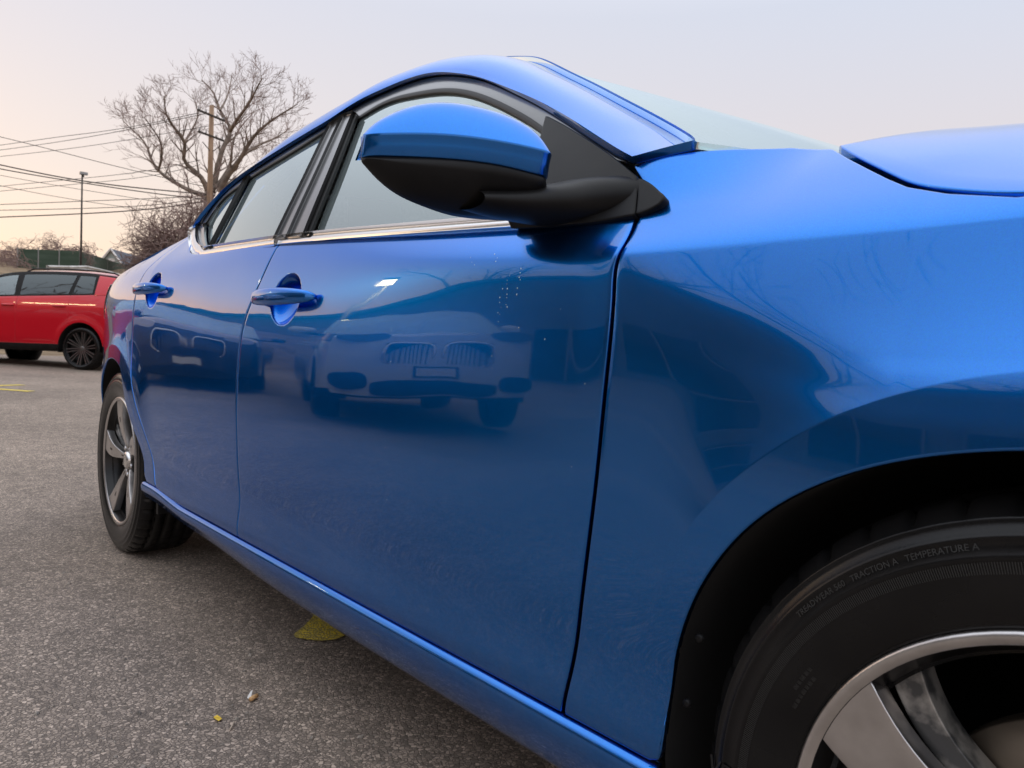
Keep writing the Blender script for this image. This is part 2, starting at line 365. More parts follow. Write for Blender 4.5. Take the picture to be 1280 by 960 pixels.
# worn end of the stall line that runs under the car
random.seed(3)
tip = [(-1.55, -.60), (-1.535, -.65), (-1.545, -.685), (-1.575, -.71), (-1.605, -.728), (-1.625, -.722), (-1.66, -.68), (-1.70, -.64), (-1.745, -.60)]
marking('parking_line', [(-1.50, .9)]+tip+[(-1.74, .9)], 'worn yellow stall line ending under the blue car')
def strip_poly(a, b, w):
    a = np.array(a); b = np.array(b); t = (b-a)/np.linalg.norm(b-a); n = np.array([-t[1], t[0]])*w/2
    return [tuple(q) for q in (a-n, b-n, b+n, a+n)]
def at_ground(px, py):
    z = 0.
    for _ in range(60): p_ = at_z(px, py, z); z = .5*z+.5*float(gz(p_[0]))
    return at_z(px, py, z)[:2]
marking('parking_line', strip_poly(at_ground(39, 489.5), at_ground(-60, 482.5), .12), 'yellow line running towards the red car, nearer one of two')
marking('parking_line', strip_poly(at_ground(28.5, 481.3), at_ground(-60, 484.5), .12), 'yellow line running towards the red car, farther one of two')

# ================================================================== the blue sedan
# car frame = world frame: +x to the nose, front axle at x=0, right side at -y, wheels on z=0
WB = 2.712; RZ = .316; R_RIM = .2225; R_TYRE = .324; YW = .885
def zbelt(x): return .911-.062*(np.asarray(x, float)+.668)
P_door = nspline([.10, .17, .24, .30, .335, .37, .42, .48, .58, .66, .73, .79, .85, .90, .93, .98, 1.05], [.073, .048, .028, .0118, .0150, .0178, .0140, .0080, .0006, .0004, .0030, .0095, .0210, .0350, .047, .0665, .098])
P_dfro = nspline([.10, .17, .24, .30, .335, .37, .42, .48, .58, .66, .73, .79, .835, .86, .875, .89, .907, .93, .98, 1.05], [.073, .048, .025, .0095, .0112, .0122, .0085, .0040, .0006, .0003, .0010, .0026, .0046, .0066, .0098, .0175, .0295, .047, .0665, .098])
P_fend = nspline([.10, .17, .30, .45, .58, .66, .70, .74, .78, .82, .866, .876, .886, .905, .93, .96, 1.0, 1.04, 1.08], [.08, .055, .022, .008, .001, 0, .0012, .0045, .0105, .0190, .0315, .0350, .0420, .0605, .0905, .130, .188, .251, .321])
P_quar = nspline([.10, .17, .24, .30, .335, .37, .42, .48, .58, .66, .73, .79, .84, .88, .91, .94, .98, 1.02, 1.08], [.088, .053, .028, .0118, .0150, .0178, .0140, .0080, .0006, .0002, .0010, .004, .0135, .031, .054, .083, .125, .168, .235])
Wm = nspline([-3.85, -3.65, -3.45, -3.25, -3.0, -2.7, -2.35, -2.0, -1.55, -1.0, -.5, -.25, 0, .3, .55, .75, .92], [.50, .645, .748, .818, .873, .898, .904, .904, .902, .8975, .893, .8925, .893, .885, .845, .76, .62])
Q_low = nspline([.10, .17, .24, .30, .335, .37, .42, .48, .58, .66, .74, .80, .83, .87, .89, .91, .95, 1.03], [.073, .048, .025, .0095, .0112, .0122, .0085, .0040, .0006, .0001, .0003, .0010, .0022, .0050, .0084, .0124, .0206, .0376])
def P_wing(x, zp):
    sf = .433*np.clip(x+.45, 0, .30)
    lo = Q_low(zp+sf*sstep(.58, .76, zp)); lc = Q_low(.872+sf)
    return np.where(zp <= .872, lo, lc+P_fend(zp)-P_fend(.872))
def arch_add(x, z, cx, r0, amp):
    rho = np.hypot(x-cx, z-RZ); s = (z-RZ)/np.maximum(rho, 1e-6)
    w = sstep(.10, .75, s)
    t = np.clip((.545-rho)/(.545-r0), 0, 1)
    ramp = amp*t**2.7
    inner = np.clip((r0-rho)/.05, 0, 1.2)*.003
    return w*(ramp+inner)
def Hb(x, z):
    x = np.asarray(x, float); z = np.asarray(z, float)
    sh = np.clip(zbelt(x), .90, 1.015)-.93
    zp = z-sh*sstep(.45, .82, z)
    hi_ = sstep(.85, .90, z); wf = sstep(-.52, -.44, x)*(1-hi_)+sstep(-.50, -.30, x)*hi_; wq = 1-sstep(-2.32, -1.62, x); wd = sstep(-1.35, -.55, x)
    D = (P_door(zp)*(1-wd)+P_dfro(zp)*wd)*(1-wf)*(1-wq)+P_wing(x, zp)*wf+P_quar(zp)*wq
    return Wm(x)-D+arch_add(x, z, 0, .412, .0095)+arch_add(x, z, -WB, .405, .011)
Hgb = nspline([-3.2, -2.7, -2.4, -2.1, -1.5, -1.0, -.6, -.3], [.70, .770, .800, .822, .846, .850, .850, .848])
def Hg(x, z):
    t = np.asarray(z, float)-zbelt(x); return Hgb(x)-.44*t-.33*t*t
def hit(px, py, H):
    d = pray(px, py); t = np.arange(.3, 6.5, .0015)
    Q = CAM[None]+t[:, None]*d[None]
    ins = (-Q[:, 1]) < H(Q[:, 0], Q[:, 2])
    return Q[np.argmax(ins)]
def trace(pts, H): return np.array([hit(a, b, H)[[0, 2]] for a, b in pts])
def tvals(n, centres=(), width=.06, gain=3.0):
    t = np.linspace(0, 1, 4000); w = np.ones_like(t)
    for c in centres: w += gain*np.exp(-((t-c)/width)**2)
    cs = np.cumsum(w); cs = (cs-cs[0])/(cs[-1]-cs[0]); return np.interp(np.linspace(0, 1, n), cs, t)
def rs_at(pts, tt, smooth=True):
    P = np.asarray(pts, float); d = np.r_[0, np.cumsum(np.linalg.norm(np.diff(P, axis=0), axis=1))]; d /= d[-1]
    if smooth and len(P) > 2: return np.stack([nspline(d, P[:, k])(tt) for k in range(P.shape[1])], -1)
    return np.stack([np.interp(tt, d, P[:, k]) for k in range(P.shape[1])], -1)
def coons(bot, top, lef, rig, uu, vv, sm=(1, 1, 1, 1)):
    Bc = rs_at(bot, uu, sm[0]); Tc = rs_at(top, uu, sm[1]); L = rs_at(lef, vv, sm[2]); R = rs_at(rig, vv, sm[3])
    u = uu[:, None, None]; v = vv[None, :, None]
    return (1-v)*Bc[:, None]+v*Tc[:, None]+(1-u)*L[None]+u*R[None] \
        - ((1-u)*(1-v)*Bc[0]+u*(1-v)*Bc[-1]+(1-u)*v*Tc[0]+u*v*Tc[-1])
def skin(name, G, mat, parent, normal=None, flange=.014, round_=.0022, smooth=True, sharp=False):
    """grid of 3-D points -> sheet with a rolled, returned edge"""
    nu, nv = G.shape[:2]
    du = np.gradient(G, axis=0); dv = np.gradient(G, axis=1)
    N = np.cross(du, dv) if normal is None else normal; N = N/(np.linalg.norm(N, axis=2)[..., None]+1e-12)
    v = G.reshape(-1, 3).tolist(); f = grid_faces(nu, nv)
    if flange:
        loop = [(i, 0) for i in range(nu)]+[(nu-1, j) for j in range(1, nv)]+[(i, nv-1) for i in range(nu-2, -1, -1)]+[(0, j) for j in range(nv-2, 0, -1)]
        def inner(i, j): return (min(max(i, 1), nu-2), min(max(j, 1), nv-2))
        prev = [i*nv+j for i, j in loop]; m = len(loop)
        for (o_, dep) in ((.45, .12), (.85, .50), (1.0, 1.0), (1.0, flange/round_)):
            cur = []
            for q_ in range(m):
                i, j = loop[q_]; n = N[i, j]; tg = G[loop[(q_+1) % m]]-G[loop[q_-1]]
                out = np.cross(tg, n); out /= (np.linalg.norm(out)+1e-12)
                cur.append(len(v)); v.append((G[i, j]+out*round_*o_-n*round_*dep).tolist())
            for k in range(m):
                k2 = (k+1) % m; f.append((prev[k], cur[k], cur[k2], prev[k2]))
            prev = cur
    return obj(name, mesh(name, v, f, smooth), mat, parent)
def side_panel(name, bot, top, lef, rig, H, uu, vv, mat, parent, sm=(1, 1, 1, 1), off=0., **kw):
    g = coons(bot, top, lef, rig, uu, vv, sm)
    X, Z = g[..., 0], g[..., 1]; G = np.stack([X, -(H(X, Z)+off), Z], -1); d = .002
    Nn = np.stack([-(H(X+d, Z)-H(X-d, Z))/(2*d), -np.ones_like(X), -(H(X, Z+d)-H(X, Z-d))/(2*d)], -1)
    return skin(name, G, mat, parent, normal=Nn, **kw)
def U(n): return np.linspace(0, 1, n)

sedan = empty('sedan'); tag(sedan, 'glossy metallic blue four door sedan with black and silver alloy wheels', 'car')

# ---- shut lines traced in the photograph, as (x, z) on the body side
GAP = .0040; GAPF = .0050
seam_f = trace([(799, 263), (790, 288), (777, 312), (770, 332), (767, 365), (757, 480), (745, 600), (731, 715), (704, 897)], Hb)[::-1]
seam_b = trace([(349, 305), (331, 340), (316, 374), (303, 415), (297, 480), (296.5, 555), (299, 605), (297, 661)], Hb)[::-1]
seam_r = np.array([(-2.225, .302), (-2.272, .36), (-2.352, .47), (-2.432, .60), (-2.472, .72), (-2.475, .83), (-2.45, .92), (-2.415, 1.0), (-2.375, 1.085)])
zs = .287
seam_f[0][1] = zs; seam_b[0][1] = zs
belt = trace([(657, 280.5), (540, 289.3), (430, 297.5), (351, 304.5), (300, 311), (250, 318)], Hb)
belt_f = [p_ for p_ in belt if p_[0] > seam_b[-1][0]+.02]; belt_r = [p_ for p_ in belt if p_[0] < seam_b[-1][0]-.02]
def shift(c, dx): c = np.array(c, float).copy(); c[:, 0] += dx; return c
def dented(hx, hz):
    def f(x, z):
        q = ((x-hx)/.066)**2+((z-hz)/.053)**2+.0*x
        return Hb(x, z)-.032*np.clip(1-q, 0, 1)**.7
    return f
HF = (-1.345, .826); HR = (-2.275, .888)

# front door
ft = np.array([seam_b[-1]+(0, .0)]+[tuple(p_) for p_ in belt_f[::-1]]+[(-.55, .900)]+[seam_f[-1]])
ft[0, 0] += GAP; ft[-1, 0] -= GAPF
front_door = side_panel('front_door', [(seam_b[0][0]+GAP, zs), (-1.1, zs-.001), (seam_f[0][0]-GAPF, zs)], ft, shift(seam_b, GAP), shift(seam_f, -GAPF), dented(*HF),
                        tvals(300, (.21,), .075, 3.0), tvals(190, (.80,), .10, 2.5), MAT['blue'], sedan, flange=.007)
# rear door
rt = np.array([tuple(seam_r[-1])]+[(-2.33, 1.082), (-2.27, 1.054), (-2.216, 1.030), (-2.15, 1.0035), tuple(belt_r[-1])]+[tuple(p_) for p_ in belt_r[::-1][1:]]+[tuple(seam_b[-1])])
rt[0, 0] += GAP; rt[-1, 0] -= GAP
rear_door = side_panel('rear_door', [(seam_r[0][0]+GAP, seam_r[0][1]), (-2.1, .2895), (-1.9, zs), (seam_b[0][0]-GAP, zs)], rt, shift(seam_r, GAP), shift(seam_b, -GAP), dented(*HR),
                       tvals(210, (.26,), .12, 3.0), tvals(190, (.76,), .10, 2.5), MAT['blue'], sedan)
# front fender
def arch_pt(a):
    r_ = .357+.015*float(sstep(rad(95), rad(140), a))-.001*float(sstep(rad(150), rad(180), a)); return (r_*math.cos(a), RZ+r_*math.sin(a))
arch_l = [arch_pt(a) for a in np.linspace(rad(179), rad(5), 70)]
fend_bot = np.array([(seam_f[0][0]+GAPF, zs), (-.47, zs), (-.42, zs), (-.388, zs), (-.376, zs+.006), (-.3725, zs+.018)]+arch_l)
hood_px = [(1047, 180), (1068, 192), (1090, 203), (1115, 215), (1140, 225), (1190, 232.5), (1276, 236)]
hood_t = trace(hood_px, Hb)
hood_line = np.array([tuple(p_) for p_ in hood_t]+[(.06, .868), (.25, .845), (.46, .792)])
fend_left = np.vstack([shift(seam_f, GAPF), [(-.4635, .925), (-.4765, .945), (-.4905, .961)]])
fend_top = np.array([(-.4905, .961), (-.46, .9675), (-.428, .973), (-.39, .975), (-.34, .9745)]+[tuple(p_) for p_ in hood_line])
fend_top[5:, 1] -= .009
fender = side_panel('front_fender', fend_bot, fend_top, fend_left, [(fend_bot[-1][0], fend_bot[-1][1]), (.40, .50), (.44, .65), tuple(fend_top[-1])], Hb,
                    tvals(260, (.5,), .3, 1.0), U(190), MAT['blue'], sedan, sm=(0, 0, 1, 1), flange=.008)
# quarter panel
def rq(a): return .346+.014*float(sstep(rad(15), rad(70), a))
arch_q = np.array([(-WB+rq(a)*math.cos(a), RZ+rq(a)*math.sin(a)) for a in np.linspace(rad(6), rad(176), 40)])[::-1]
quar_bot = np.array([(-3.52, .27), (-3.3, .262), (-3.10, .27)]+[tuple(p_) for p_ in arch_q]+[(-2.352, .320), (-2.325, .304), (seam_r[0][0]-GAP, seam_r[0][1])])
quar_top = np.array([(-3.52, .950), (-3.2, .980), (-2.95, .985), (-2.75, 1.004), (-2.55, 1.042), (seam_r[-1][0]-GAP, seam_r[-1][1])])
quarter = side_panel('quarter_panel', quar_bot, quar_top, [(-3.52, .27), (-3.55, .5), (-3.56, .75), (-3.52, .950)], shift(seam_r, -GAP), Hb, U(200), U(140), MAT['blue'], sedan, sm=(0, 1, 1, 1), flange=.006)
# sill
def sill():
    xs_ = np.linspace(-2.36, -.378, 160); prof = [(.2835, -.008), (.2825, -.002), (.2795, .0045), (.274, .0080), (.266, .0088), (.255, .0075), (.240, .003), (.222, -.006), (.205, -.016), (.192, -.028), (.184, -.045), (.182, -.075)]
    G = np.zeros((len(xs_), len(prof), 3))
    for i, x in enumerate(xs_):
        lift = .016*float(sstep(-1.95, -2.26, x)) if x < -1.95 else 0
        for j, (z, h) in enumerate(prof[::-1]):
            zz = z+lift*(1 if z > .25 else .6)+(.035*float(sstep(-1.2, -2.3, x)) if z < .25 else 0)*(1 if z < .21 else .5)
            G[i, j] = (x, -(float(Hb(x, .285))+h), zz)
    return skin('side_sill', G, MAT['blue'], sedan, flange=.02)
side_sill = sill()

# door handles (a bar across a scooped cup)
def handle(hx, hz, parent):
    n = 40; k = 20; v = []
    for i in range(n):
        s = i/(n-1); x = hx-.134+.268*s
        e = (math.sin(math.pi*min(max(s, .0), 1)))**.42 if 0 < s < 1 else 0
        base = float(Hb(x, hz+.004)); yo = base+.003+.030*e
        z0 = hz+.003-.006*(s-.5)
        rz = .0045+.0135*(math.sin(math.pi*s)**.35 if 0 < s < 1 else 0)
        ry = .003+.009*(math.sin(math.pi*s)**.5 if 0 < s < 1 else 0)
        for a in range(k):
            t = 2*math.pi*a/k; c, s_ = math.cos(t), math.sin(t)
            v.append((x, -(yo+ry*math.copysign(abs(c)**.75, c)), z0+rz*math.copysign(abs(s_)**.85, s_)))
    f = []
    for i in range(n-1):
        for a in range(k):
            b = (a+1) % k; f.append((i*k+a, i*k+b, (i+1)*k+b, (i+1)*k+a))
    f.append(tuple(range(k))[::-1]); f.append(tuple((n-1)*k+a for a in range(k)))
    return obj('door_handle', mesh('door_handle', v, f), MAT['blue'], parent)
handle(*HF, front_door); handle(*HR, rear_door)

# ---- glass and frames of the side windows, on the leaning upper body
T = lambda pts: trace(pts, Hg)
F_px = [(785, 201), (770, 193), (730, 167), (692, 142), (665, 126.5), (641, 114.5), (615, 103), (594, 97), (575, 94.5), (555, 94), (530, 98), (508, 105), (480, 116.5), (452, 130), (434, 141)]
F_front = T(F_px)                                           # upper edge of front door frame, A pillar to B pillar
F_rear = np.array([F_front[-1]]+[tuple(p_) for p_ in T([(420, 150.5), (395, 165.5), (360, 186.5), (312, 217.5), (272, 253), (249, 282)])])
gf_top = T([(449, 146), (477, 129), (516, 116.5), (555, 111), (590, 114.5), (614, 122.5), (647, 138.5), (678, 158)])
gf_left = T([(390, 296.5), (420, 221), (449, 146)])
belt_g = T([(660, 273.5), (540, 282.5), (430, 290.8), (390, 294.6), (352, 298.5), (300, 305.5), (262, 311)])
glass_f = side_panel('window_glass', [tuple(gf_left[0]), (-1.1, .938), (-.8, .917), (-.575, .905)], list(map(tuple, gf_top))+[(-.63, 1.02)], gf_left, [(-.575, .905), (-.60, .96), (-.63, 1.02)],
                     Hg, U(60), U(24), MAT['glass'], front_door, sm=(1, 1, 1, 1), off=-.006, flange=.004, round_=.001)
gr_right = T([(346, 300.5), (381, 228), (414.8, 157)]); gr_left = T([(266, 311), (290, 265), (313.7, 221)])
gr_top = T([(313.7, 221), (360, 192), (414.8, 157)]); 
glass_r = side_panel('window_glass', [tuple(gr_left[0]), (-1.75, .978), tuple(gr_right[0])], gr_top, gr_left, gr_right, Hg, U(40), U(24), MAT['glass'], rear_door, off=-.006, flange=.004, round_=.001)
q_top = T([(258.5, 281), (272, 257), (307, 226)])
q_right = T([(263, 311), (285, 268), (307, 226)]); q_left = T([(261, 311.5), (258, 297), (258.5, 281)])
glass_q = side_panel('quarter_glass', [tuple(q_left[0]), tuple((q_left[0]+q_right[0])/2), tuple(q_right[0])], q_top, q_left, q_right, Hg, U(24), U(20), MAT['glass'], rear_door, off=-.006, flange=.004, round_=.001)
def strip(name, A, Bv, n, mat, parent, off=.002, crown=.003, H=Hg, nw=7, sm=True, round_=.0015):
    a = resample(A, n, sm); b = resample(Bv, n, sm)
    w = np.linspace(0, 1, nw)[None, :, None]; g = a[:, None]*(1-w)+b[:, None]*w
    cr = crown*np.sin(np.pi*np.linspace(0, 1, nw))[None]
    G = np.stack([g[..., 0], -(H(g[..., 0], g[..., 1])+off+cr), g[..., 1]], -1)
    o = skin(name, G, mat, parent, flange=.008, round_=round_)
    m = o.data; 
    if sum(p_.normal.y*p_.area for p_ in m.polygons[:(n-1)*(nw-1)]) > 0: m.flip_normals()
    return o
# front door: top frame, B-pillar trim, rubber run, chrome belt strip
strip('window_frame', shift(F_front, 0), np.array([(-.60, .995)]+[tuple(p_) for p_ in gf_top[::-1]]), 90, MAT['satin_black'], front_door, off=.0015, crown=.001)
edge_in = np.array([(-.607, .992)]+[tuple(p_) for p_ in gf_top[::-1]]); 
strip('window_seal', edge_in+(0, .004), edge_in+(0, -.008), 90, MAT['seal'], front_door, off=.0005, crown=.0015, nw=5)
sB = T([(361.7, 298.5), (396, 222), (430.5, 146.5)]); sC = T([(382, 296.5), (413, 220), (444, 142)])
strip('pillar_trim', shift(sB, .002), sC, 30, MAT['satin_black'], front_door, off=.002, crown=.001)
strip('window_seal', sC, gf_left, 30, MAT['seal'], front_door, off=.0002, crown=.001)
strip('pillar_trim', gr_right, shift(sB, -.002), 30, MAT['satin_black'], rear_door, off=.002, crown=.001)
fbelt_lo = np.array([p_ for p_ in belt if p_[0] > -1.468]+[(-1.4725, float(np.interp(1.4725, [-p_[0] for p_ in belt], [p_[1] for p_ in belt])))])
def belt_at(x, up): return float(np.interp(-x, [-p_[0] for p_ in belt_g], [p_[1] for p_ in belt_g]))+up
def belt_lo(x): return float(np.interp(-x, [-p_[0] for p_ in belt], [p_[1] for p_ in belt]))
def Hbelt(x, z): return np.maximum(Hg(x, z), Hb(x, z)*1.0)
xa = np.linspace(-.655, -1.4725, 30); xb = np.linspace(-1.4775, -2.03, 24)
strip('belt_moulding', [(x, belt_lo(x)-.001) for x in xa], [(x, belt_at(x, .001)) for x in xa], 50, MAT['chrome'], front_door, off=.004, crown=.002, H=Hg, sm=False)
lo = [(x, belt_lo(x)-.001) for x in xb]+[(-2.07, .9875), (-2.12, .996), (-2.17, 1.013), (-2.216, 1.032), (-2.27, 1.057), (-2.33, 1.087)]
hi = [(x, belt_at(x, .001)) for x in xb]+[(-2.05, 1.003), (-2.09, 1.011), (-2.14, 1.025), (-2.19, 1.047), (-2.235, 1.073), (-2.285, 1.102)]
strip('belt_moulding', lo, hi, 70, MAT['chrome'], rear_door, off=.004, crown=.004, H=Hg, sm=False)
# rear door: frame over the glass, divider bar, corner seal
inner = np.array([tuple(p_) for p_ in T([(414.8, 157), (360, 192), (313.7, 221)])]+[tuple(p_) for p_ in T([(307, 226), (272, 257), (258.5, 281)])])
strip('window_frame', F_rear, inner, 80, MAT['satin_black'], rear_door, off=.0015, crown=.001)
strip('window_seal', inner+(0, .005), inner+(0, -.007), 80, MAT['seal'], rear_door, off=.0005, crown=.0015, nw=5)
strip('window_divider', q_right, gr_left, 20, MAT['seal'], rear_door, off=.0005, crown=.001)
strip('window_seal', T([(257, 312), (250, 298), (249, 281)]), q_left, 16, MAT['satin_black'], rear_door, off=.0005, crown=.001)

# ---- cant rail and A pillar (body colour), roof, windscreen, rear window, hood, boot lid
def rail3(F2): return np.array([(p_[0], float(Hg(p_[0], p_[1]))+.004, p_[1]) for p_ in F2])
Fc = np.vstack([[(-.490, float(Hb(-.490, .961))+.001, .9635)], rail3(F_front), rail3(F_rear[1:]), [(x_, float(Hb(x_, z_))-.012, z_-.003) for x_, z_ in ((-2.38, 1.087), (-2.55, 1.042), (-2.75, 1.004), (-2.97, .984))]])
Ec = np.array([(-.428, float(Hb(-.428, .973))-.002, .9755), (-.515, .700, 1.026), (-.597, .660, 1.076), (-.69, .628, 1.132), (-.778, .598, 1.185), (-.88, .569, 1.245), (-.985, .540, 1.305), (-1.06, .516, 1.337), (-1.14, .505, 1.362),
               (-1.25, .503, 1.384), (-1.40, .508, 1.400), (-1.6, .517, 1.399), (-1.85, .529, 1.376), (-2.1, .542, 1.329), (-2.3, .556, 1.268), (-2.5, .572, 1.183), (-2.7, .592, 1.095), (-2.86, .612, 1.038), (-2.98, .63, 1.012)])
def match(A, n):
    return resample(A, n)
nF = 150
Fs = resample(Fc, nF); Es = resample(Ec, nF)
nr = 14; G = np.zeros((nF, nr, 3))
for i in range(nF):
    a = Fs[i]; b = Es[i]
    for j in range(nr):
        w = j/(nr-1); p_ = a*(1-w)+b*w
        bul = .030*math.sin(math.pi*w**.85)*float(sstep(.0, .22, i/nF))*(1-.5*float(sstep(.55, .72, i/nF))-.5*float(sstep(.72, .84, i/nF)))
        dirn = np.array([0, .72, .70]); p_ = p_+dirn*bul
        G[i, j] = (p_[0], -p_[1], p_[2])
cant = skin('cant_rail', G, MAT['blue'], sedan, flange=.012, round_=.002)
if sum(p_.normal.z for p_ in cant.data.polygons[:1000]) < 0: cant.data.flip_normals()
def cross_patch(name, edge, centre, mat, n, ny=40, pw=2.2, off=0., flange=.01, xp=2.0):
    """sheet from the right edge curve over the centre line to the mirrored left edge"""
    e_ = resample(edge, n); c_ = resample(centre, n); G = np.zeros((n, ny, 3))
    for i in range(n):
        for j in range(ny):
            s = -1+2*j/(ny-1); a = abs(s)
            x = c_[i, 0]+(e_[i, 0]-c_[i, 0])*a**(2+(xp-2)*i/(n-1)); z = c_[i, 2]+(e_[i, 2]-c_[i, 2])*a**pw
            G[i, j] = (x, s*e_[i, 1], z+off)
    o = skin(name, G, mat, sedan, flange=flange)
    if sum(p_.normal.z for p_ in o.data.polygons[:(n-1)*(ny-1)]) < 0: o.data.flip_normals()
    return o
roof_e = Ec[8:15].copy(); roof_e[:, 1] -= .002
cross_patch('roof', roof_e, [(-1.025, 0, 1.352), (-1.2, 0, 1.388), (-1.5, 0, 1.413), (-1.75, 0, 1.410), (-2.05, 0, 1.378), (-2.28, 0, 1.322)], MAT['blue'], 50)
cross_patch('headliner', roof_e*(1, .97, 1), [(-1.025, 0, 1.352), (-1.2, 0, 1.388), (-1.5, 0, 1.413), (-1.75, 0, 1.410), (-2.05, 0, 1.378), (-2.28, 0, 1.322)], MAT['headliner'], 30, off=-.03, flange=0)
ws_e = Ec[:9].copy(); ws_e[:, 1] -= .001
ws_c = [(-.16, 0, .955), (-.40, 0, 1.072), (-.60, 0, 1.170), (-.82, 0, 1.268), (-1.02, 0, 1.351)]
windscreen = cross_patch('windscreen', ws_e, ws_c, MAT['screen'], 60, pw=2.4)
# dark printed border of the windscreen
G = np.zeros((60, 5, 3)); e_ = resample(ws_e, 60); c_ = resample(ws_c, 60)
for i in range(60):
    for j in range(5):
        a = 1-.075*j/4; x = c_[i, 0]+(e_[i, 0]-c_[i, 0])*a*a; z = c_[i, 2]+(e_[i, 2]-c_[i, 2])*a**2.4
        G[i, j] = (x, -a*e_[i, 1], z-.004)
frit = skin('windscreen_border', G, MAT['seal'], windscreen, flange=0)
cross_patch('rear_window', Ec[14:18]*(1, .985, 1), [(-2.30, 0, 1.325), (-2.55, 0, 1.235), (-2.80, 0, 1.135), (-2.93, 0, 1.08)], MAT['privacy'], 24)
cross_patch('boot_lid', [(-2.92, .70, 1.012), (-3.2, .70, .988), (-3.5, .66, .955)], [(-2.97, 0, 1.07), (-3.25, 0, 1.06), (-3.63, 0, 1.04)], MAT['blue'], 24)
hl3 = np.array([(p_[0], float(Hb(p_[0], p_[1]))-.010, p_[1]+.0005) for p_ in hood_line])
hood = cross_patch('hood', hl3, [(-.12, 0, 1.052), (0.0, 0, 1.043), (.2, 0, 1.018), (.4, 0, .980), (.62, 0, .925), (.80, 0, .855), (.898, 0, .800)], MAT['blue'], 90, ny=80, pw=3.0, flange=.018, xp=3.0)
cross_patch('cowl', [(-.43, .69, .955), (-.30, .68, .940)], [(-.22, 0, .97), (-.11, 0, .98)], MAT['black_plastic'], 6)

# ---- ends of the car
def end_patch(name, xe, xc, zs_, mat, sgn, tw=1.0, off=0.):
    nz = len(zs_); ny = 60; G = np.zeros((nz, ny, 3))
    for i, z in enumerate(zs_):
        h = float(Hb(xe(z), z))
        for j in range(ny):
            t = (-1+2*j/(ny-1))*tw; a = abs(t)
            G[i, j] = (xc(z)+(xe(z)-xc(z))*a**3.0+off*sgn, t*h, z)
    o = skin(name, G, mat, sedan, flange=.0)
    if sum(p_.normal.x for p_ in o.data.polygons)*sgn < 0: o.data.flip_normals()
    return o
zr = np.linspace(.27, .955, 26)
end_patch('rear_bumper', lambda z: -3.525-.03*math.sin((z-.27)*4), lambda z: -3.70+.10*max(0, z-.75), zr, MAT['blue'], -1)
zf = np.linspace(.22, .80, 22)
end_patch('front_bumper', lambda z: .38+.09*(z-.3)/.5, lambda z: .93-.16*max(0, z-.62)**1.0, zf, MAT['blue'], 1)
fx_e, fx_c = (lambda z: .38+.09*(z-.3)/.5), (lambda z: .93-.16*max(0, z-.62)**1.0)
end_patch('grille', fx_e, fx_c, np.linspace(.50, .73, 10), MAT['black_plastic'], 1, .56, .006)
end_patch('lower_grille', fx_e, fx_c, np.linspace(.27, .38, 8), MAT['black_plastic'], 1, .70, .006)
tail = side_panel('tail_light', [(-3.50, .80), (-3.35, .795), (-3.24, .83)], [(-3.50, .955), (-3.3, .965), (-3.13, .955)], [(-3.50, .80), (-3.51, .87), (-3.50, .955)], [(-3.24, .83), (-3.20, .89), (-3.13, .955)],
                  Hb, U(24), U(14), MAT['lamp_red'], sedan, off=.006, flange=.012)
side_panel('lamp_surround', [(-3.24, .83), (-3.22, .828), (-3.20, .84)], [(-3.13, .955), (-3.11, .956), (-3.07, .955)], [(-3.24, .83), (-3.20, .89), (-3.13, .955)], [(-3.20, .84), (-3.15, .89), (-3.07, .955)],
           Hb, U(10), U(14), MAT['lamp_dark'], tail, off=.005, flange=.010)
head = side_panel('headlight', [(.16, .745), (.28, .71), (.43, .69)], [(.16, .765), (.30, .775), (.44, .772)], [(.16, .745), (.158, .755), (.16, .765)], [(.43, .69), (.435, .73), (.44, .772)], Hb, U(24), U(10), MAT['lamp_clear'], sedan, off=.006)
# ---- what closes the inside: dark inner shell, wheel liners, floor
G = np.zeros((40, 20, 3))
for i, x in enumerate(np.linspace(-2.30, -.41, 40)):
    for j, z in enumerate(np.linspace(.20, .90, 20)): G[i, j] = (x, -(float(Hb(x, z))-.040), z)
shell = skin('inner_body', G, MAT['void'], sedan, flange=0)
def liner(cx, rf):
    an = np.linspace(rad(-14), rad(194), 60); v = []
    G = np.zeros((60, 6, 3))
    for i, a in enumerate(an):
        r = rf(a); ye = -(float(Hb(cx+r*math.cos(a), RZ+r*math.sin(a)))-.006); pr = [(ye, r-.001), (ye+.02, r-.001), (-.80, r+.004), (-.70, r), (-.60, r-.03), (-.58, .0)]
        for j, (y, rr) in enumerate(pr): G[i, j] = (cx+rr*math.cos(a), y, RZ+rr*math.sin(a))
    return skin('wheel_liner', G, MAT['void'], sedan, flange=0)
def rf_front(a):
    if a > math.pi: return .371/max(.5, abs(math.cos(a)))
    p_ = arch_pt(a) if a > 0 else (.357, RZ); return math.hypot(p_[0], p_[1]-RZ)-.001
liners = [liner(0, rf_front), liner(-WB, lambda a: rq(a)-.001)]
for q, a in zip(range(3), (rad(186), rad(173), rad(160))):
    r_ = rf_front(a)-.016; x_, z_ = r_*math.cos(a), RZ+r_*math.sin(a); v_, f_ = [], []
    y_ = -(float(Hb(x_, z_))-.012)
    for k_, (rr_, d_) in enumerate(((0, .0022), (.003, .0020), (.0046, .0010), (.005, -.003))):
        for w_ in range(14): v_.append((x_+rr_*math.cos(w_*2*math.pi/14), y_-d_, z_+rr_*math.sin(w_*2*math.pi/14)))
    for k_ in range(3):
        for w_ in range(14): f_.append((k_*14+w_, k_*14+(w_+1) % 14, (k_+1)*14+(w_+1) % 14, (k_+1)*14+w_))
    obj('liner_clip', mesh('liner_clip', v_, f_), MAT['black_plastic'], liners[0])
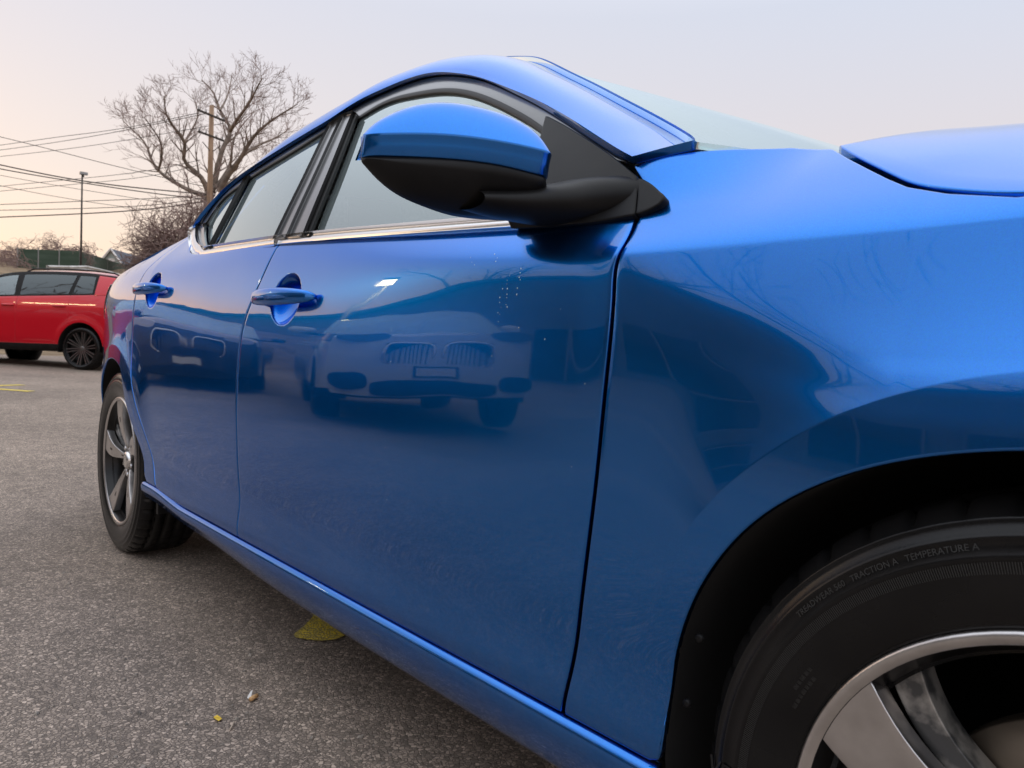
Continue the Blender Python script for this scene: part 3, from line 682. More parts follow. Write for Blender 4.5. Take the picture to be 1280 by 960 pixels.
flap = MB(); flap.box((-2.325, -.80, .235), (.02, .12, .075)); mud = flap.build('mud_guard', MAT['black_plastic'], sedan)
MB().box((-1.4, 0, .19), (4.1, 1.50, .03)).build('floor_pan', MAT['void'], sedan)
MB().box((.05, 0, .58), (.72, 1.0, .42)).build('engine_bay', MAT['void'], sedan)
MB().box((-3.05, 0, .60), (.75, 1.12, .75)).build('boot_interior', MAT['void'], sedan)
# cabin
MB().box((-.50, 0, .80), (.34, 1.36, .28)).build('dashboard', MAT['dark_trim'], sedan)
sw = MB(); a_ = np.linspace(0, 2*math.pi, 33); sw.tube([(-.76+.07*math.sin(t), .37+.18*math.cos(t), .93+.17*math.sin(t)) for t in a_], .014, 8, False); sw.build('steering_wheel', MAT['dark_trim'], sedan, True)
def seat(x, y):
    b_ = MB(); b_.box((x, y, .46), (.52, .50, .16)); b_.add(*(lambda q: (q.v, q.f))(MB().box((0, 0, 0), (.14, .48, .62))))
    for k in range(8, 16): 
        q = b_.v[k]; b_.v[k] = (x-.27-.34*(q[2]), y+q[1]*(1-.25*(q[2] > 0)), .82+q[2])
    o = b_.build('seat', MAT['seat_cloth'], sedan)
    bm = bmesh.new(); bm.from_mesh(o.data); bmesh.ops.bevel(bm, geom=bm.edges[:], offset=.035, segments=3, affect='EDGES'); bm.to_mesh(o.data); bm.free()
    h = MB().box((x-.40, y, 1.235), (.09, .27, .16)).build('headrest', MAT['seat_cloth'], o)
    bm = bmesh.new(); bm.from_mesh(h.data); bmesh.ops.bevel(bm, geom=bm.edges[:], offset=.03, segments=3, affect='EDGES'); bm.to_mesh(h.data); bm.free()
for x in (-1.10, -1.95):
    for y in (-.36, .36): seat(x, y)

# ---- wing mirror on the front door
def mirror():
    ns = 64; ss = (1-np.cos(np.linspace(0, math.pi, ns)))/2
    zt = nspline([0, .04, .10, .20, .35, .52, .72, .88, .97, 1.0], [.988, 1.005, 1.018, 1.0285, 1.0345, 1.0355, 1.026, 1.0075, .991, .983])
    zc = nspline([0, .15, .42, .66, 1.0], [.9705, .9745, .981, .9845, .982]); zb = nspline([0, .08, .33, .66, 1.0], [.945, .945, .952, .957, .957])
    zk = nspline([0, .2, .42, .6, .8, .92, 1.0], [.906, .903, .903, .909, .921, .936, .950])
    def xf(s): return -.548-.135*s**1.45
    def xr(s): return -.664-.034*s
    def y(s): return -.884-.198*s
    cap = []; hou = []
    for s in ss:
        e = math.sqrt(max(0, 1-(1-s/.16)**2)) if s < .16 else (math.sqrt(max(0, 1-(1-(1-s)/.06)**2)) if s > .94 else 1.0)
        f0 = float(xr(s)+(xf(s)-xr(s))*(.52+.48*e)); r0 = float(xr(s)); t, c, b_, k = (float(q(s)) for q in (zt, zc, zb, zk))
        L = f0-r0; yy = float(y(s))
        row = []
        row.append((r0-.002, yy, b_-.004)); row.append((r0-.004, yy, c)); 
        for w in np.linspace(0, 1, 15):      # over the top, down to the crease
            ang = w*math.pi/2
            q = math.sin(ang)**1.1; x = r0+L*q; z = c+(t-c)*(1-q**3.6)
            if w < .12: z = min(z, t-.003+.025*w)
            row.append((x, yy, z))
        row.append((f0+.0004, yy, c-.0012)); row.append((f0-.0008, yy, c-.004)); row.append((f0-.0035, yy, (c+b_)/2)); row.append((f0-.0055, yy, b_+.001)); row.append((f0-.0075, yy, b_-.001)); row.append((f0-.024, yy, b_-.002))
        cap.append(row)
        h = [(f0-.020, yy, b_+.002), (f0-.0085, yy, b_-.001), (f0-.008, yy, b_-.0035)]
        for w in np.linspace(.12, 1, 12):
            ang = w*math.pi/2
            h.append((r0+L*.95*math.cos(ang)**.9 if w < 1 else r0, yy, b_-.003-(b_-.003-k)*math.sin(ang)**1.25))
        h.append((r0-.002, yy, b_-.002))
        hou.append(h)
    def build(rows, name, mat, parent):
        G = np.array(rows); n, m = G.shape[:2]; v = G.reshape(-1, 3).tolist(); f = grid_faces(n, m)
        f.append(tuple(range(m))); f.append(tuple((n-1)*m+j for j in range(m))[::-1])
        me = mesh(name, v, f); bm = bmesh.new(); bm.from_mesh(me); bmesh.ops.recalc_face_normals(bm, faces=bm.faces[:]); bm.to_mesh(me); bm.free()
        return obj(name, me, mat, parent)
    h = build(hou, 'wing_mirror', MAT['black_plastic'], sedan)
    build(cap, 'mirror_cap', MAT['blue'], h)
    # reflecting glass on the rear face
    gl = []
    for s in np.linspace(.10, .93, 20):
        for w in np.linspace(.12, .90, 8): gl.append((float(xr(s))-.008, float(y(s)), float(zk(s))+(float(zt(s))-float(zk(s)))*w))
    obj('mirror_glass', mesh('mirror_glass', gl, grid_faces(20, 8)), MAT['mirror'], h)
    # stalk flowing out of the sail panel
    rows = []
    path = [(-.556, -.832, .921, .102, .034), (-.572, -.852, .920, .086, .032), (-.590, -.872, .918, .068, .028), (-.604, -.900, .916, .052, .024), (-.616, -.930, .914, .042, .019), (-.628, -.970, .913, .030, .012)]
    for (x, yy, z, rx, rz_) in resample(path, 18):
        for a in range(24):
            t = 2*math.pi*a/24; rows.append((x+rx*math.cos(t), yy, z+rz_*math.sin(t)*(1.0 if math.sin(t) > 0 else .85)))
    f = []
    for i in range(17):
        for a in range(24): b2 = (a+1) % 24; f.append((i*24+a, (i+1)*24+a, (i+1)*24+b2, i*24+b2))
    obj('mirror_stalk', mesh('mirror_stalk', rows, f), MAT['black_plastic'], h)
    return h
wing = mirror()
# sail panel in the corner of the door window, with the small cap on the fender
def Hs(x, z): return Hg(x, z)+.006+.020*np.exp(-((z-.918)/.016)**2)*sstep(-.50, -.57, x)
sail_bot = [(-.668, .900), (-.60, .8955), (-.549, .894), (-.505, .8935), (-.4625, .8945)]
sail_top = [(-.708, 1.083), (-.66, 1.057), (-.60, 1.022), (-.535, .982), (-.480, .9445)]
side_panel('mirror_sail', sail_bot, sail_top, [(-.668, .900), (-.675, .96), (-.708, 1.083)], [(-.4625, .8945), (-.470, .92), (-.480, .9445)], Hs, U(60), U(50), MAT['black_plastic'], front_door, flange=.02)
tri = side_panel('corner_cap', [(-.4585, .8955), (-.445, .898), (-.432, .9035)], [(-.474, .941), (-.455, .9305), (-.4365, .917)], [(-.4585, .8955), (-.465, .918), (-.474, .941)], [(-.432, .9035), (-.4285, .909), (-.4365, .917)],
                 lambda x, z: np.maximum(Hg(x, z), Hb(x, z))+.004, U(14), U(14), MAT['black_plastic'], fender, flange=.014)

# ---- wheels
def text_on_ring(txt, r, ang0, size, rise, depth, reverse=False):
    cu = bpy.data.curves.new('t', 'FONT'); cu.body = txt; cu.size = size; cu.extrude = .0; 
    o = bpy.data.objects.new('t', cu); COL.objects.link(o)
    me = bpy.data.meshes.new_from_object(o); 
    v = [(p_.co.x, p_.co.y) for p_ in me.vertices]; f = [tuple(p_.vertices) for p_ in me.polygons]
    bpy.data.objects.remove(o); bpy.data.curves.remove(cu)
    out = []
    for (x, y) in v:
        a = ang0-x/r; rr = r+y                               # reads clockwise, letter tops outwards
        out.append((rr, a))
    return out, f
TY = [(.200, .070), (.210, .084), (.214, .0885), (.219, .0905), (.2225, .0945), (.2265, .0985), (.231, .1005), (.240, .1035), (.252, .1062), (.264, .1072), (.2755, .1068), (.2775, .1078), (.2795, .1066), (.284, .1058), (.290, .1042),
      (.2915, .1052), (.2935, .1048), (.295, .1030), (.300, .1005), (.3035, .0985), (.305, .0990), (.3065, .0975), (.311, .0935), (.3155, .0885), (.3185, .0835), (.3205, .0785), (.3220, .0700), (.3224, .0600), (.3155, .0590), (.3155, .0510), (.3230, .0500), (.3236, .0240), (.3160, .0230), (.3160, .0140), (.3240, .0130), (.3240, 0)]
def ty_depth(r): return float(np.interp(r, [p_[0] for p_ in TY[:24]], [p_[1] for p_ in TY[:24]]))
def tyre_mesh(seg=432):
    prof = TY+[(r, -d) for r, d in TY[::-1][1:]]
    v = []; m = len(prof)
    for i in range(seg):
        a = 2*math.pi*i/seg; ph = i % 9
        for j, (r, d) in enumerate(prof):
            if r > .307 and abs(d) > .052:
                shift_ = 1 if abs(d) > .088 else 0
                if ph in (4, 5): r = r-.0055*(1 if .058 < abs(d) < .092 else .45)
            elif r > .32 and ph == 2 and abs(d) < .05: r -= .002
            v.append((r*math.cos(a), -d, r*math.sin(a)))
    f = []
    for i in range(seg):
        i2 = (i+1) % seg
        for j in range(m-1): f.append((i*m+j, i*m+j+1, i2*m+j+1, i2*m+j))
    return mesh('tyre', v, f)
def lathe(prof, seg=96):
    v = []; m = len(prof)
    for i in range(seg):
        a = 2*math.pi*i/seg
        for (r, d) in prof: v.append((r*math.cos(a), -d, r*math.sin(a)))
    f = []
    for i in range(seg):
        i2 = (i+1) % seg
        for j in range(m-1): f.append((i*m+j, i*m+j+1, i2*m+j+1, i2*m+j))
    return v, f
def fan(name, r0, r1, lo0, hi0, lo1, hi1, d0, d1, thick, mat, bend=0., n=16, k=7, dish=.0):
    """spoke: sector patch from hub radius r0 to rim radius r1 with edge angles (deg), returned sides"""
    G = np.zeros((n, k, 3))
    for i in range(n):
        s = i/(n-1); r = r0+(r1-r0)*s; lo = lo0+(lo1-lo0)*s+bend*math.sin(math.pi*s); hi = hi0+(hi1-hi0)*s**.9+bend*math.sin(math.pi*s)
        for j in range(k):
            a = rad(lo+(hi-lo)*j/(k-1)); d = d0+(d1-d0)*s+dish*math.sin(math.pi*s)
            G[i, j] = (r*math.cos(a), -d, r*math.sin(a))
    o = skin(name, G, mat, None, flange=thick, round_=.0015)
    me = o.data
    if sum(p_.normal.y for p_ in me.polygons[:(n-1)*(k-1)]) > 0: me.flip_normals()
    bpy.data.objects.remove(o); return me
def make_wheel(lettered=True):
    v, f = lathe([(.2075, .080), (.2135, .0885), (.2225, .0900), (.2240, .0950), (.2232, .0990), (.2205, .1010), (.2160, .1005), (.2120, .0965)])
    lipm = mesh('rim_lip', v, f)
    v, f = lathe([(.2120, .0965), (.2070, .085), (.2005, .066), (.197, .03), (.194, -.02), (.197, -.07), (.205, -.09)])
    w = obj('wheel', mesh('wheel', v, f), MAT['rim_black'], sedan)
    obj('rim_lip', lipm, MAT['machined'], w)
    obj('tyre', tyre_mesh(), MAT['tyre'], w)
    base = 149.0
    face = fan('spoke', .040, .2135, -6, 14, -9.8, 10.6, .070, .0955, .022, MAT['machined'], bend=4.0, dish=.006)
    side = fan('spoke_blade', .050, .208, -15, -6, -19, -11.6, .054, .070, .030, MAT['blade'], bend=5.5)
    side2 = fan('spoke_blade', .050, .208, 10, 19, 14, 20.5, .052, .060, .030, MAT['rim_black'], bend=4)
    groove = fan('spoke_groove', .046, .152, 2.6, 6.2, 4.9, 7.0, .0722, .0930, .004, MAT['rim_black'], bend=.9, k=4, dish=.0005)
    for k in range(5):
        for me in (face, side, side2, groove):
            s_ = obj(me.name.split('.')[0], me, None, w); s_.rotation_euler = (0, -rad(base+72*k), 0)
    v, f = lathe([(.0005, .080), (.020, .0795), (.029, .077), (.032, .070), (.034, .050)], 40); obj('centre_cap', mesh('centre_cap', v, f), MAT['chrome'], w)
    v, f = lathe([(.034, .068), (.060, .066), (.066, .058), (.066, .03)], 40); obj('hub', mesh('hub', v, f), MAT['rim_black'], w)
    v, f = lathe([(.0005, .074), (.006, .073), (.0095, .070), (.0095, .055)], 6)
    nm = mesh('wheel_nut', v, f, False)
    for k in range(5):
        a = rad(base+36+72*k); n_ = obj('wheel_nut', nm, MAT['chrome'], w); n_.location = (.050*math.cos(a), 0, .050*math.sin(a))
    v, f = lathe([(.06, .028), (.139, .026), (.140, .022), (.140, .004), (.139, .002), (.06, 0)], 80); obj('brake_disc', mesh('brake_disc', v, f), MAT['disc'], w)
    return w
def sidewall_text(w):
    items = [('TREADWEAR 560   TRACTION A   TEMPERATURE A', .2838, 141, .0074, 'letter'), ('TREADWEAR 560   TRACTION A   TEMPERATURE A', .2838, -40, .0074, 'letter'),
             ('iliil illi ili illil iil lili illi', .2400, 157, .0050, 'letter'), ('illil ili liill ilil lii', .2470, 153, .0050, 'letter'), ('ilil illi lii', .2400, 186, .0050, 'letter')]     # too small to read: plain strokes
    for (t, r, a0, sz, mt) in items:
        pr, f = text_on_ring(t, r, rad(a0), sz, 0, 0)
        v = [(rr*math.cos(a), -(ty_depth(rr)+.0009), rr*math.sin(a)) for rr, a in pr]
        o = obj('lettering', mesh('lettering', v, [q[::-1] for q in f], False), MAT[mt], w)
    # fine radial ribs of the decorative band
    b_ = MB()
    for k in range(900):
        if (k // 150) % 2 == 0 or k % 450 < 300:
            a = 2*math.pi*k/900; da = .0012
            q = []
            for rr in (.2655, .2745):
                for s_ in (-da, da): q.append((rr*math.cos(a+s_), -(ty_depth(rr)+.0007), rr*math.sin(a+s_)))
            b_.add(q, [(0, 1, 3, 2)])
    o = b_.build('sidewall_ribs', MAT['letter'], w); o['kind'] = 'stuff'
wheel_f = make_wheel(); wheel_r = copy_tree(wheel_f, sedan); sidewall_text(wheel_f)
# big dark letters on the shoulder band of the front tyre
pr = []
cu = bpy.data.curves.new('t', 'FONT'); cu.body = 'VP'; cu.size = .030; cu.shear = .25
o = bpy.data.objects.new('t', cu); COL.objects.link(o); me = bpy.data.meshes.new_from_object(o)
vv_ = []
for p_ in me.vertices:
    x, z = -.314+p_.co.x*.9, -.008+p_.co.y; rr = min(.3105, math.hypot(x, z)); vv_.append((x, -(ty_depth(min(rr, .302))+.0012), z))
ff_ = [tuple(q.vertices) for q in me.polygons]
bpy.data.objects.remove(o); bpy.data.curves.remove(cu)
obj('large_lettering', mesh('large_lettering', vv_, ff_, False), MAT['letter_dark'], wheel_f)
YC = -(YW-.1005)
wheel_f.location = (0, YC, RZ); wheel_r.location = (-WB, YC, RZ); wheel_r.rotation_euler = (0, rad(149-95+3), 0)
for part in (front_door, rear_door, fender, quarter, side_sill, cant, tail, head, shell, wing, mud, wheel_f, wheel_r, *liners): mirror_part(part)
# beads of water left on the front door
random.seed(11); b_ = MB(); ico = [(0, 0, 1)]+[(math.cos(2*math.pi*k/8), math.sin(2*math.pi*k/8), 0) for k in range(8)]
def bead(px, py, r):
    P = hit(px, py, Hb); 
    v = [(P[0]+r*q[0], -(float(Hb(P[0], P[2]))+r*.6*q[2]), P[2]+r*1.25*q[1]) for q in ico]
    b_.add(v, [(0, 1+(k+1) % 8, 1+k) for k in range(8)])
for (x0, y0, n, dx) in ((652, 336, 6, -5), (637, 345, 8, -6), (626, 372, 6, -4), (620, 318, 3, 3), (590, 322, 3, 4)):
    for k in range(n):
        bead(x0+dx*k/n+random.uniform(-2, 2), y0+k*random.uniform(4.5, 6.5), random.uniform(.0004, .0010))
for k in range(16): bead(random.uniform(420, 745), random.uniform(330, 640), random.uniform(.0004, .0008))
drops = b_.build('water_beads', glassmat('water', (.95, .97, .98)), front_door, True); drops['kind'] = 'stuff'

# ================================================================== other cars
def road_wheel(root, loc, r, rim, mat_spoke, flip, parts=True):
    v, f = lathe([(rim*.93, .07), (rim*.98, .09), (rim+.004, .094), (rim+.018, .100), (r*.80, .106), (r*.90, .102), (r*.965, .088), (r*.99, .07), (r, .03), (r, -.09), (r*.9, -.10)], 64)
    w = obj('wheel', mesh('wheel', v, f), MAT['tyre'], root)
    w.location = loc; w.scale = (1, -1 if flip else 1, 1)
    v, f = lathe([(rim*1.0, .094), (rim*.975, .096), (rim*.955, .090), (rim*.93, .05), (rim*.90, -.02), (.03, -.03)], 64)
    obj('rim', mesh('rim', v, f), MAT['rim_black'] if parts else mat_spoke, w)
    if parts:
        b_ = MB()
        for s in (-1, 1):
            b_.add([(.035, -.062, s*.010-.006), (.035, -.062, s*.010+.006), (rim*.965, -.088, s*.026+.0075), (rim*.965, -.088, s*.026-.0075),
                    (.035, -.03, s*.010-.010), (.035, -.03, s*.010+.010), (rim*.965, -.055, s*.026+.011), (rim*.965, -.055, s*.026-.011)],
                   [(0, 1, 2, 3), (1, 0, 4, 5), (2, 1, 5, 6), (3, 2, 6, 7), (0, 3, 7, 4)])
        me = mesh('spoke', b_.v, b_.f, False)
        for k in range(10):
            o = obj('spoke', me, mat_spoke, w); o.rotation_euler = (0, rad(36*k+9), 0)
        v, f = lathe([(.0005, .070), (.03, .069), (.042, .062), (.045, .03)], 24); obj('centre_cap', mesh('centre_cap', v, f), mat_spoke, w)
    return w

def make_car(name, label, S, loc, rz, mats, front='plain'):
    root = empty(name, loc, rz); tag(root, label, 'car')
    wb, nose, tl, W0 = S['wb'], S['nose'], S['tail'], S['w']; r = S['r']; ra = S['ra']; zc = r
    Wp = nspline([tl, tl+.25, tl+.7, -wb*.5, -.1, nose-.6, nose-.22, nose], [W0*.86, W0*.965, W0*.995, W0, W0*.995, W0*.985, W0*.93, W0*.80])
    bl = S['belt']
    Dp = nspline([.20, .34, .55, .75, bl-.12, bl-.02, bl+.10], [.055, .020, .004, 0, .012, .036, .075])
    ridge = S.get('ridge', .012)
    def H(x, z):
        x = np.asarray(x, float); z = np.asarray(z, float)
        h = Wp(x)-Dp(z)
        for cx in (0, -wb):
            rho = np.hypot(x-cx, z-zc); h = h+ridge*(1-sstep(ra+.02, ra+.13, rho))
        return h
    belt = lambda x: float(np.interp(x, S['beltx'], S['beltz']))
    def low(x):
        z = S['sill']
        for cx in (0, -wb):
            if abs(x-cx) < ra: z = max(z, zc+math.sqrt(ra*ra-(x-cx)**2))
        return z
    paintm, trim, glassm = mats
    def cols(x0, x1, n=None):
        n = n or max(6, int(abs(x1-x0)/.035)); xs_ = set(np.linspace(x0, x1, n).tolist())
        for cx in (0, -wb):
            for a in np.linspace(0, math.pi, 44):
                q = cx+ra*math.cos(a)
                if x0 < q < x1: xs_.add(q)
        return np.array(sorted(xs_))
    def body(nm, x0, x1, topf=belt, nz=26):
        xs_ = cols(x0+.004, x1-.004); G = np.zeros((len(xs_), nz, 3))
        for i, x in enumerate(xs_):
            zz = np.linspace(low(x), topf(x), nz); G[i, :, 0] = x; G[i, :, 1] = -H(np.full(nz, x), zz); G[i, :, 2] = zz
        return skin(nm, G, paintm, root, flange=.012, round_=.003)
    sides = []
    d0, d1, d2 = S['doors']              # front edge of front door, split, rear edge of rear door
    fe = body('fender', d0, nose-.16, lambda x: belt(x)+.02*0); sides.append(fe)
    fd = body('front_door', d1, d0); sides.append(fd); rd = body('rear_door', d2, d1); sides.append(rd)
    qp = body('quarter_panel', tl+.06, d2); sides.append(qp)
    # dark sill and underside
    xs_ = np.linspace(-wb+ra-.02, -ra+.02, 20); G = np.zeros((20, 4, 3))
    for i, x in enumerate(xs_):
        for j, (z, h) in enumerate(((S['sill']-.10, -.10), (S['sill']-.07, -.02), (S['sill']-.02, .004), (S['sill']+.015, .005))): G[i, j] = (x, -(float(H(x, S['sill']))+h), z)
    sides.append(skin('sill', G, trim, root, flange=.01))
    MB().box(((tl+nose)/2, 0, S['sill']-.02), (nose-tl-.5, 1.45, .10)).build('floor_pan', MAT['void'], root)
    for cx in (0, -wb):
        an = np.linspace(rad(-10), rad(190), 40); pr = [(-W0+.012, ra-.004), (-W0+.10, ra+.004), (-W0+.30, ra-.02), (-W0+.32, 0)]
        G = np.array([[(cx+q*math.cos(a), y, zc+q*math.sin(a)) for (y, q) in pr] for a in an]); sides.append(skin('wheel_liner', G, MAT['void'], root, flange=0))
    # upper body: dark band, glass panes proud of it
    kt = S['tumble']
    def Hu(x, z): 
        t = np.asarray(z, float)-np.interp(x, S['beltx'], S['beltz']); return H(x, np.interp(x, S['beltx'], S['beltz']))-kt*t-.18*t*t
    rx, rzz = S['roofx'], S['roofz']
    redge = nspline(rx, rzz)
    x_w0, x_w1 = S['glassx']            # band from rear to front at belt
    n = 70; G = np.zeros((n, 14, 3))
    for i, x in enumerate(np.linspace(x_w0, x_w1, n)):
        top = max(belt(x)+.004, float(redge(x))); zz = np.linspace(belt(x)-.004, top, 14); G[i, :, 0] = x; G[i, :, 1] = -(Hu(np.full(14, x), zz)); G[i, :, 2] = zz
    band = skin('window_band', G, trim, root, flange=.01); sides.append(band)
    for (b0, b1, t1, t0, gm_) in S['panes']:
        zb0, zb1 = belt(b0)+.025, belt(b1)+.025
        zt = lambda x: float(redge(x))-.055
        bot = [(b0, zb0), ((b0+b1)/2, (zb0+zb1)/2), (b1, zb1)]; tp = [(t0, zt(t0)), ((t0+t1)/2, zt((t0+t1)/2)), (t1, zt(t1))]
        sides.append(side_panel('side_window', bot, tp, [bot[0], ((b0+t0)/2, (zb0+zt(t0))/2), tp[0]], [bot[-1], ((b1+t1)/2, (zb1+zt(t1))/2), tp[-1]], Hu, U(16), U(10), gm_, root, off=.004, flange=0))
    if S.get('dpillar'):
        x0, x1 = S['dpillar']; G = np.zeros((20, 14, 3))
        for i, x in enumerate(np.linspace(x0, x1, 20)):
            zz = np.linspace(belt(x)-.006, max(belt(x), float(redge(x))-.03), 14); G[i, :, 0] = x; G[i, :, 1] = -(Hu(np.full(14, x), zz)+.006); G[i, :, 2] = zz
        sides.append(skin('rear_pillar', G, paintm, root, flange=.008, round_=.003))
    # across the car
    def cross(nm, edge, centre, mat, n=26, ny=26, pw=2.4):
        e_ = resample(edge, n); c_ = resample(centre, n); G = np.zeros((n, ny, 3))
        for i in range(n):
            for j in range(ny):
                s = -1+2*j/(ny-1); a = abs(s); G[i, j] = (c_[i, 0]+(e_[i, 0]-c_[i, 0])*a**2, s*e_[i, 1], c_[i, 2]+(e_[i, 2]-c_[i, 2])*a**pw)
        o = skin(nm, G, mat, root, flange=.01)
        if sum(p_.normal.z for p_ in o.data.polygons[:(n-1)*(ny-1)]) < 0: o.data.flip_normals()
        return o
    rxs = np.linspace(S['roof_span'][0], S['roof_span'][1], 9)
    re = [(x, float(Hu(x, redge(x)))+.004, float(redge(x))-.012) for x in rxs]
    rc = [(x, 0, float(redge(x))+S['crown']) for x in rxs]
    rail_band = cross('roof', re, rc, paintm, pw=3.2)
    wx = S['screen']                     # (base centre x, base z)
    wse = [(x, float(Hu(x, redge(x)))+.002, float(redge(x))) for x in np.linspace(rxs[-1], x_w1-.02, 6)]
    cross('windscreen', wse, [(rxs[-1], 0, rc[-1][2]), ((rxs[-1]+wx[0])/2, 0, (rc[-1][2]+wx[1])/2+.03), (wx[0], 0, wx[1])], MAT['glass'])
    he = [(x, float(H(x, belt(x)))-.004, belt(x)+.003) for x in np.linspace(x_w1-.02, nose-.17, 8)]
    hc = [(wx[0]+(nose-.04-wx[0])*t, 0, wx[1]+(S['hood_z']-wx[1])*t**1.6) for t in np.linspace(0, 1, 8)]
    cross('bonnet', he, hc, paintm, pw=3.4)
    # tail
    te = [(x, float(Hu(x, redge(x)))+.002, float(redge(x))) for x in np.linspace(rxs[0], x_w0+.02, 5)]
    tw = S['rear_glass']
    cross('rear_window', te, [(rxs[0], 0, rc[0][2]), ((rxs[0]+tw[0])/2, 0, (rc[0][2]+tw[1])/2+.02), (tw[0], 0, tw[1])], MAT['privacy'])
    if S.get('boot'):
        be = [(x, float(H(x, belt(x)))-.004, belt(x)+.003) for x in np.linspace(x_w0+.02, tl+.08, 5)]
        cross('boot_lid', be, [(tw[0], 0, tw[1]), ((tw[0]+tl)/2, 0, tw[1]-.01), (tl+.02, 0, tw[1]-.05)], paintm)
    def endp(nm, xe, xc, z0, z1, mat, sgn, pw=3.2, nz=18):
        G = np.zeros((nz, 30, 3))
        for i, z in enumerate(np.linspace(z0, z1, nz)):
            h = float(H(xe, z))
            for j in range(30):
                t = -1+2*j/29; a = abs(t); xcz = xc-sgn*.10*max(0, (z-z0)/(z1-z0)-.6)
                G[i, j] = (xcz+(xe-xcz)*a**pw, t*h, z)
        o = skin(nm, G, mat, root, flange=0)
        if sum(p_.normal.x for p_ in o.data.polygons)*sgn < 0: o.data.flip_normals()
        return o
    endp('front_bumper', nose-.165, nose+.02, S['sill']-.04, belt(nose-.2), paintm, 1)
    endp('rear_bumper', tl+.065, tl-.03, S['sill']-.02, belt(tl)+.004, paintm, -1)
    # lamps and fittings
    sides.append(side_panel('tail_light', [(tl+.07, bl-.13), (tl+.2, bl-.13), (tl+.34, bl-.10)], [(tl+.07, bl-.0), (tl+.2, bl-.0), (tl+.30, bl-.0)], [(tl+.07, bl-.13), (tl+.07, bl-.06), (tl+.07, bl)], [(tl+.34, bl-.10), (tl+.33, bl-.05), (tl+.30, bl)],
                            H, U(10), U(6), MAT['lamp_red'], root, off=.006, flange=.01))
    for (par, hx) in ((fd, d1+.14), (rd, d2+.16)):
        b_ = MB(); pts = [(hx+.11*(2*t-1), -(float(H(hx, bl-.13))+.004+.022*math.sin(math.pi*t)**.5), bl-.125) for t in np.linspace(0, 1, 10)]
        b_.tube(pts, .014, 8); b_.build('door_handle', paintm, par, True)
    mx = x_w1-.32; zm = belt(mx)+.09; ym = -(W0+.10)
    bm = bmesh.new(); bmesh.ops.create_icosphere(bm, subdivisions=3, radius=1)
    for v_ in bm.verts: v_.co = Vector((mx+v_.co.x*.085*(1 if v_.co.x > 0 else .5), ym+v_.co.y*.125, zm+v_.co.z*.075))
    me = bpy.data.meshes.new('wing_mirror'); bm.to_mesh(me); bm.free(); me.polygons.foreach_set('use_smooth', [True]*len(me.polygons))
    wm = obj('wing_mirror', me, paintm, root); MB().box((mx, -(W0-.01), zm-.06), (.10, .12, .03)).build('mirror_stalk', trim, wm); sides.append(wm)
    if S.get('rails'):
        b_ = MB(); xs_ = np.linspace(rxs[0]+.12, rxs[-1]-.25, 16)
        b_.tube([(x, -(float(Hu(x, redge(x)))-.05), float(redge(x))+(.035 if 0 < i < 15 else .0)+.01) for i, x in enumerate(xs_)], .013, 8); sides.append(b_.build('roof_rail', trim, root, True))
    for cx in (0, -wb): sides.append(road_wheel(root, (cx, -(W0-.118), r), r, S['rim'], mats[1] if not S.get('spoke') else S['spoke'], False, S.get('wheel_parts', True)))
    # faces
    xf = nose+.02
    if front == 'kidney':
        zg = S['grille_z']
        for s in (-1, 1):
            ring = []; 
            for a in np.linspace(0, 2*math.pi, 33):
                c, s_ = math.cos(a), math.sin(a); ring.append((xf-.01-.02*abs(s_), s*.235+.205*math.copysign(abs(c)**.5, c), zg+.14*math.copysign(abs(s_)**.5, s_)))
            b_ = MB().tube(ring, .014, 8, False); g_ = b_.build('grille', MAT['chrome'], root, True)
            MB().box((xf-.05, s*.235, zg), (.05, .40, .27)).build('grille_back', MAT['void'], g_)
            for q in np.linspace(-.16, .16, 9):
                MB().box((xf-.015, s*.235+q, zg), (.03, .010, .25)).build('grille_bar', MAT['chrome'] if S.get('bar_chrome') else trim, g_)
        MB().add(*rounded_plate((xf-.03, 0, zg-.38), .50, .075, .06)).build('lower_intake', MAT['void'], root)
        for s in (-1, 1): MB().add(*rounded_plate((xf-.09, s*.66, zg-.32), .15, .085, .10, .7)).build('side_intake', MAT['void'], root)
        pl = MB().box((xf+.005, 0, zg-.22), (.02, .36, .13)).build('number_plate', pmat('plate_frame', (.03, .03, .03), .4), root)
        MB().box((xf+.018, 0, zg-.22), (.006, .30, .09)).build('plate_panel', MAT['white_trim'], pl)
    hz = bl-.10
    sides.append(side_panel('headlight', [(nose-.55, hz-.01), (nose-.36, hz-.06), (nose-.18, hz-.09)], [(nose-.55, hz+.01), (nose-.36, hz+.045), (nose-.18, hz+.03)], [(nose-.55, hz-.01), (nose-.552, hz), (nose-.55, hz+.01)], [(nose-.18, hz-.09), (nose-.178, hz-.03), (nose-.18, hz+.03)],
                            H, U(10), U(6), MAT['lamp_dark'] if S.get('dark_lamps') else MAT['lamp_clear'], root, off=.006, flange=.01))
    for s in (-1, 1): 
        MB().add(*rounded_plate((nose-.095, s*(W0*.66), hz-.02), .19, .055, .12, .8)).build('headlight', MAT['lamp_dark'] if S.get('dark_lamps') else MAT['lamp_clear'], root)
    MB().box((-wb*.45, 0, bl-.25), (wb*.9, 1.3, .3)).build('cabin_interior', MAT['dark_trim'], root)
    for sx in (-wb*.36, -wb*.72):
        for sy in (-.36, .36): MB().box((sx, sy, bl+.05), (.16, .46, .50)).build('seat', MAT['dark_trim'], root)
    for o in sides: mirror_part(o)
    return root

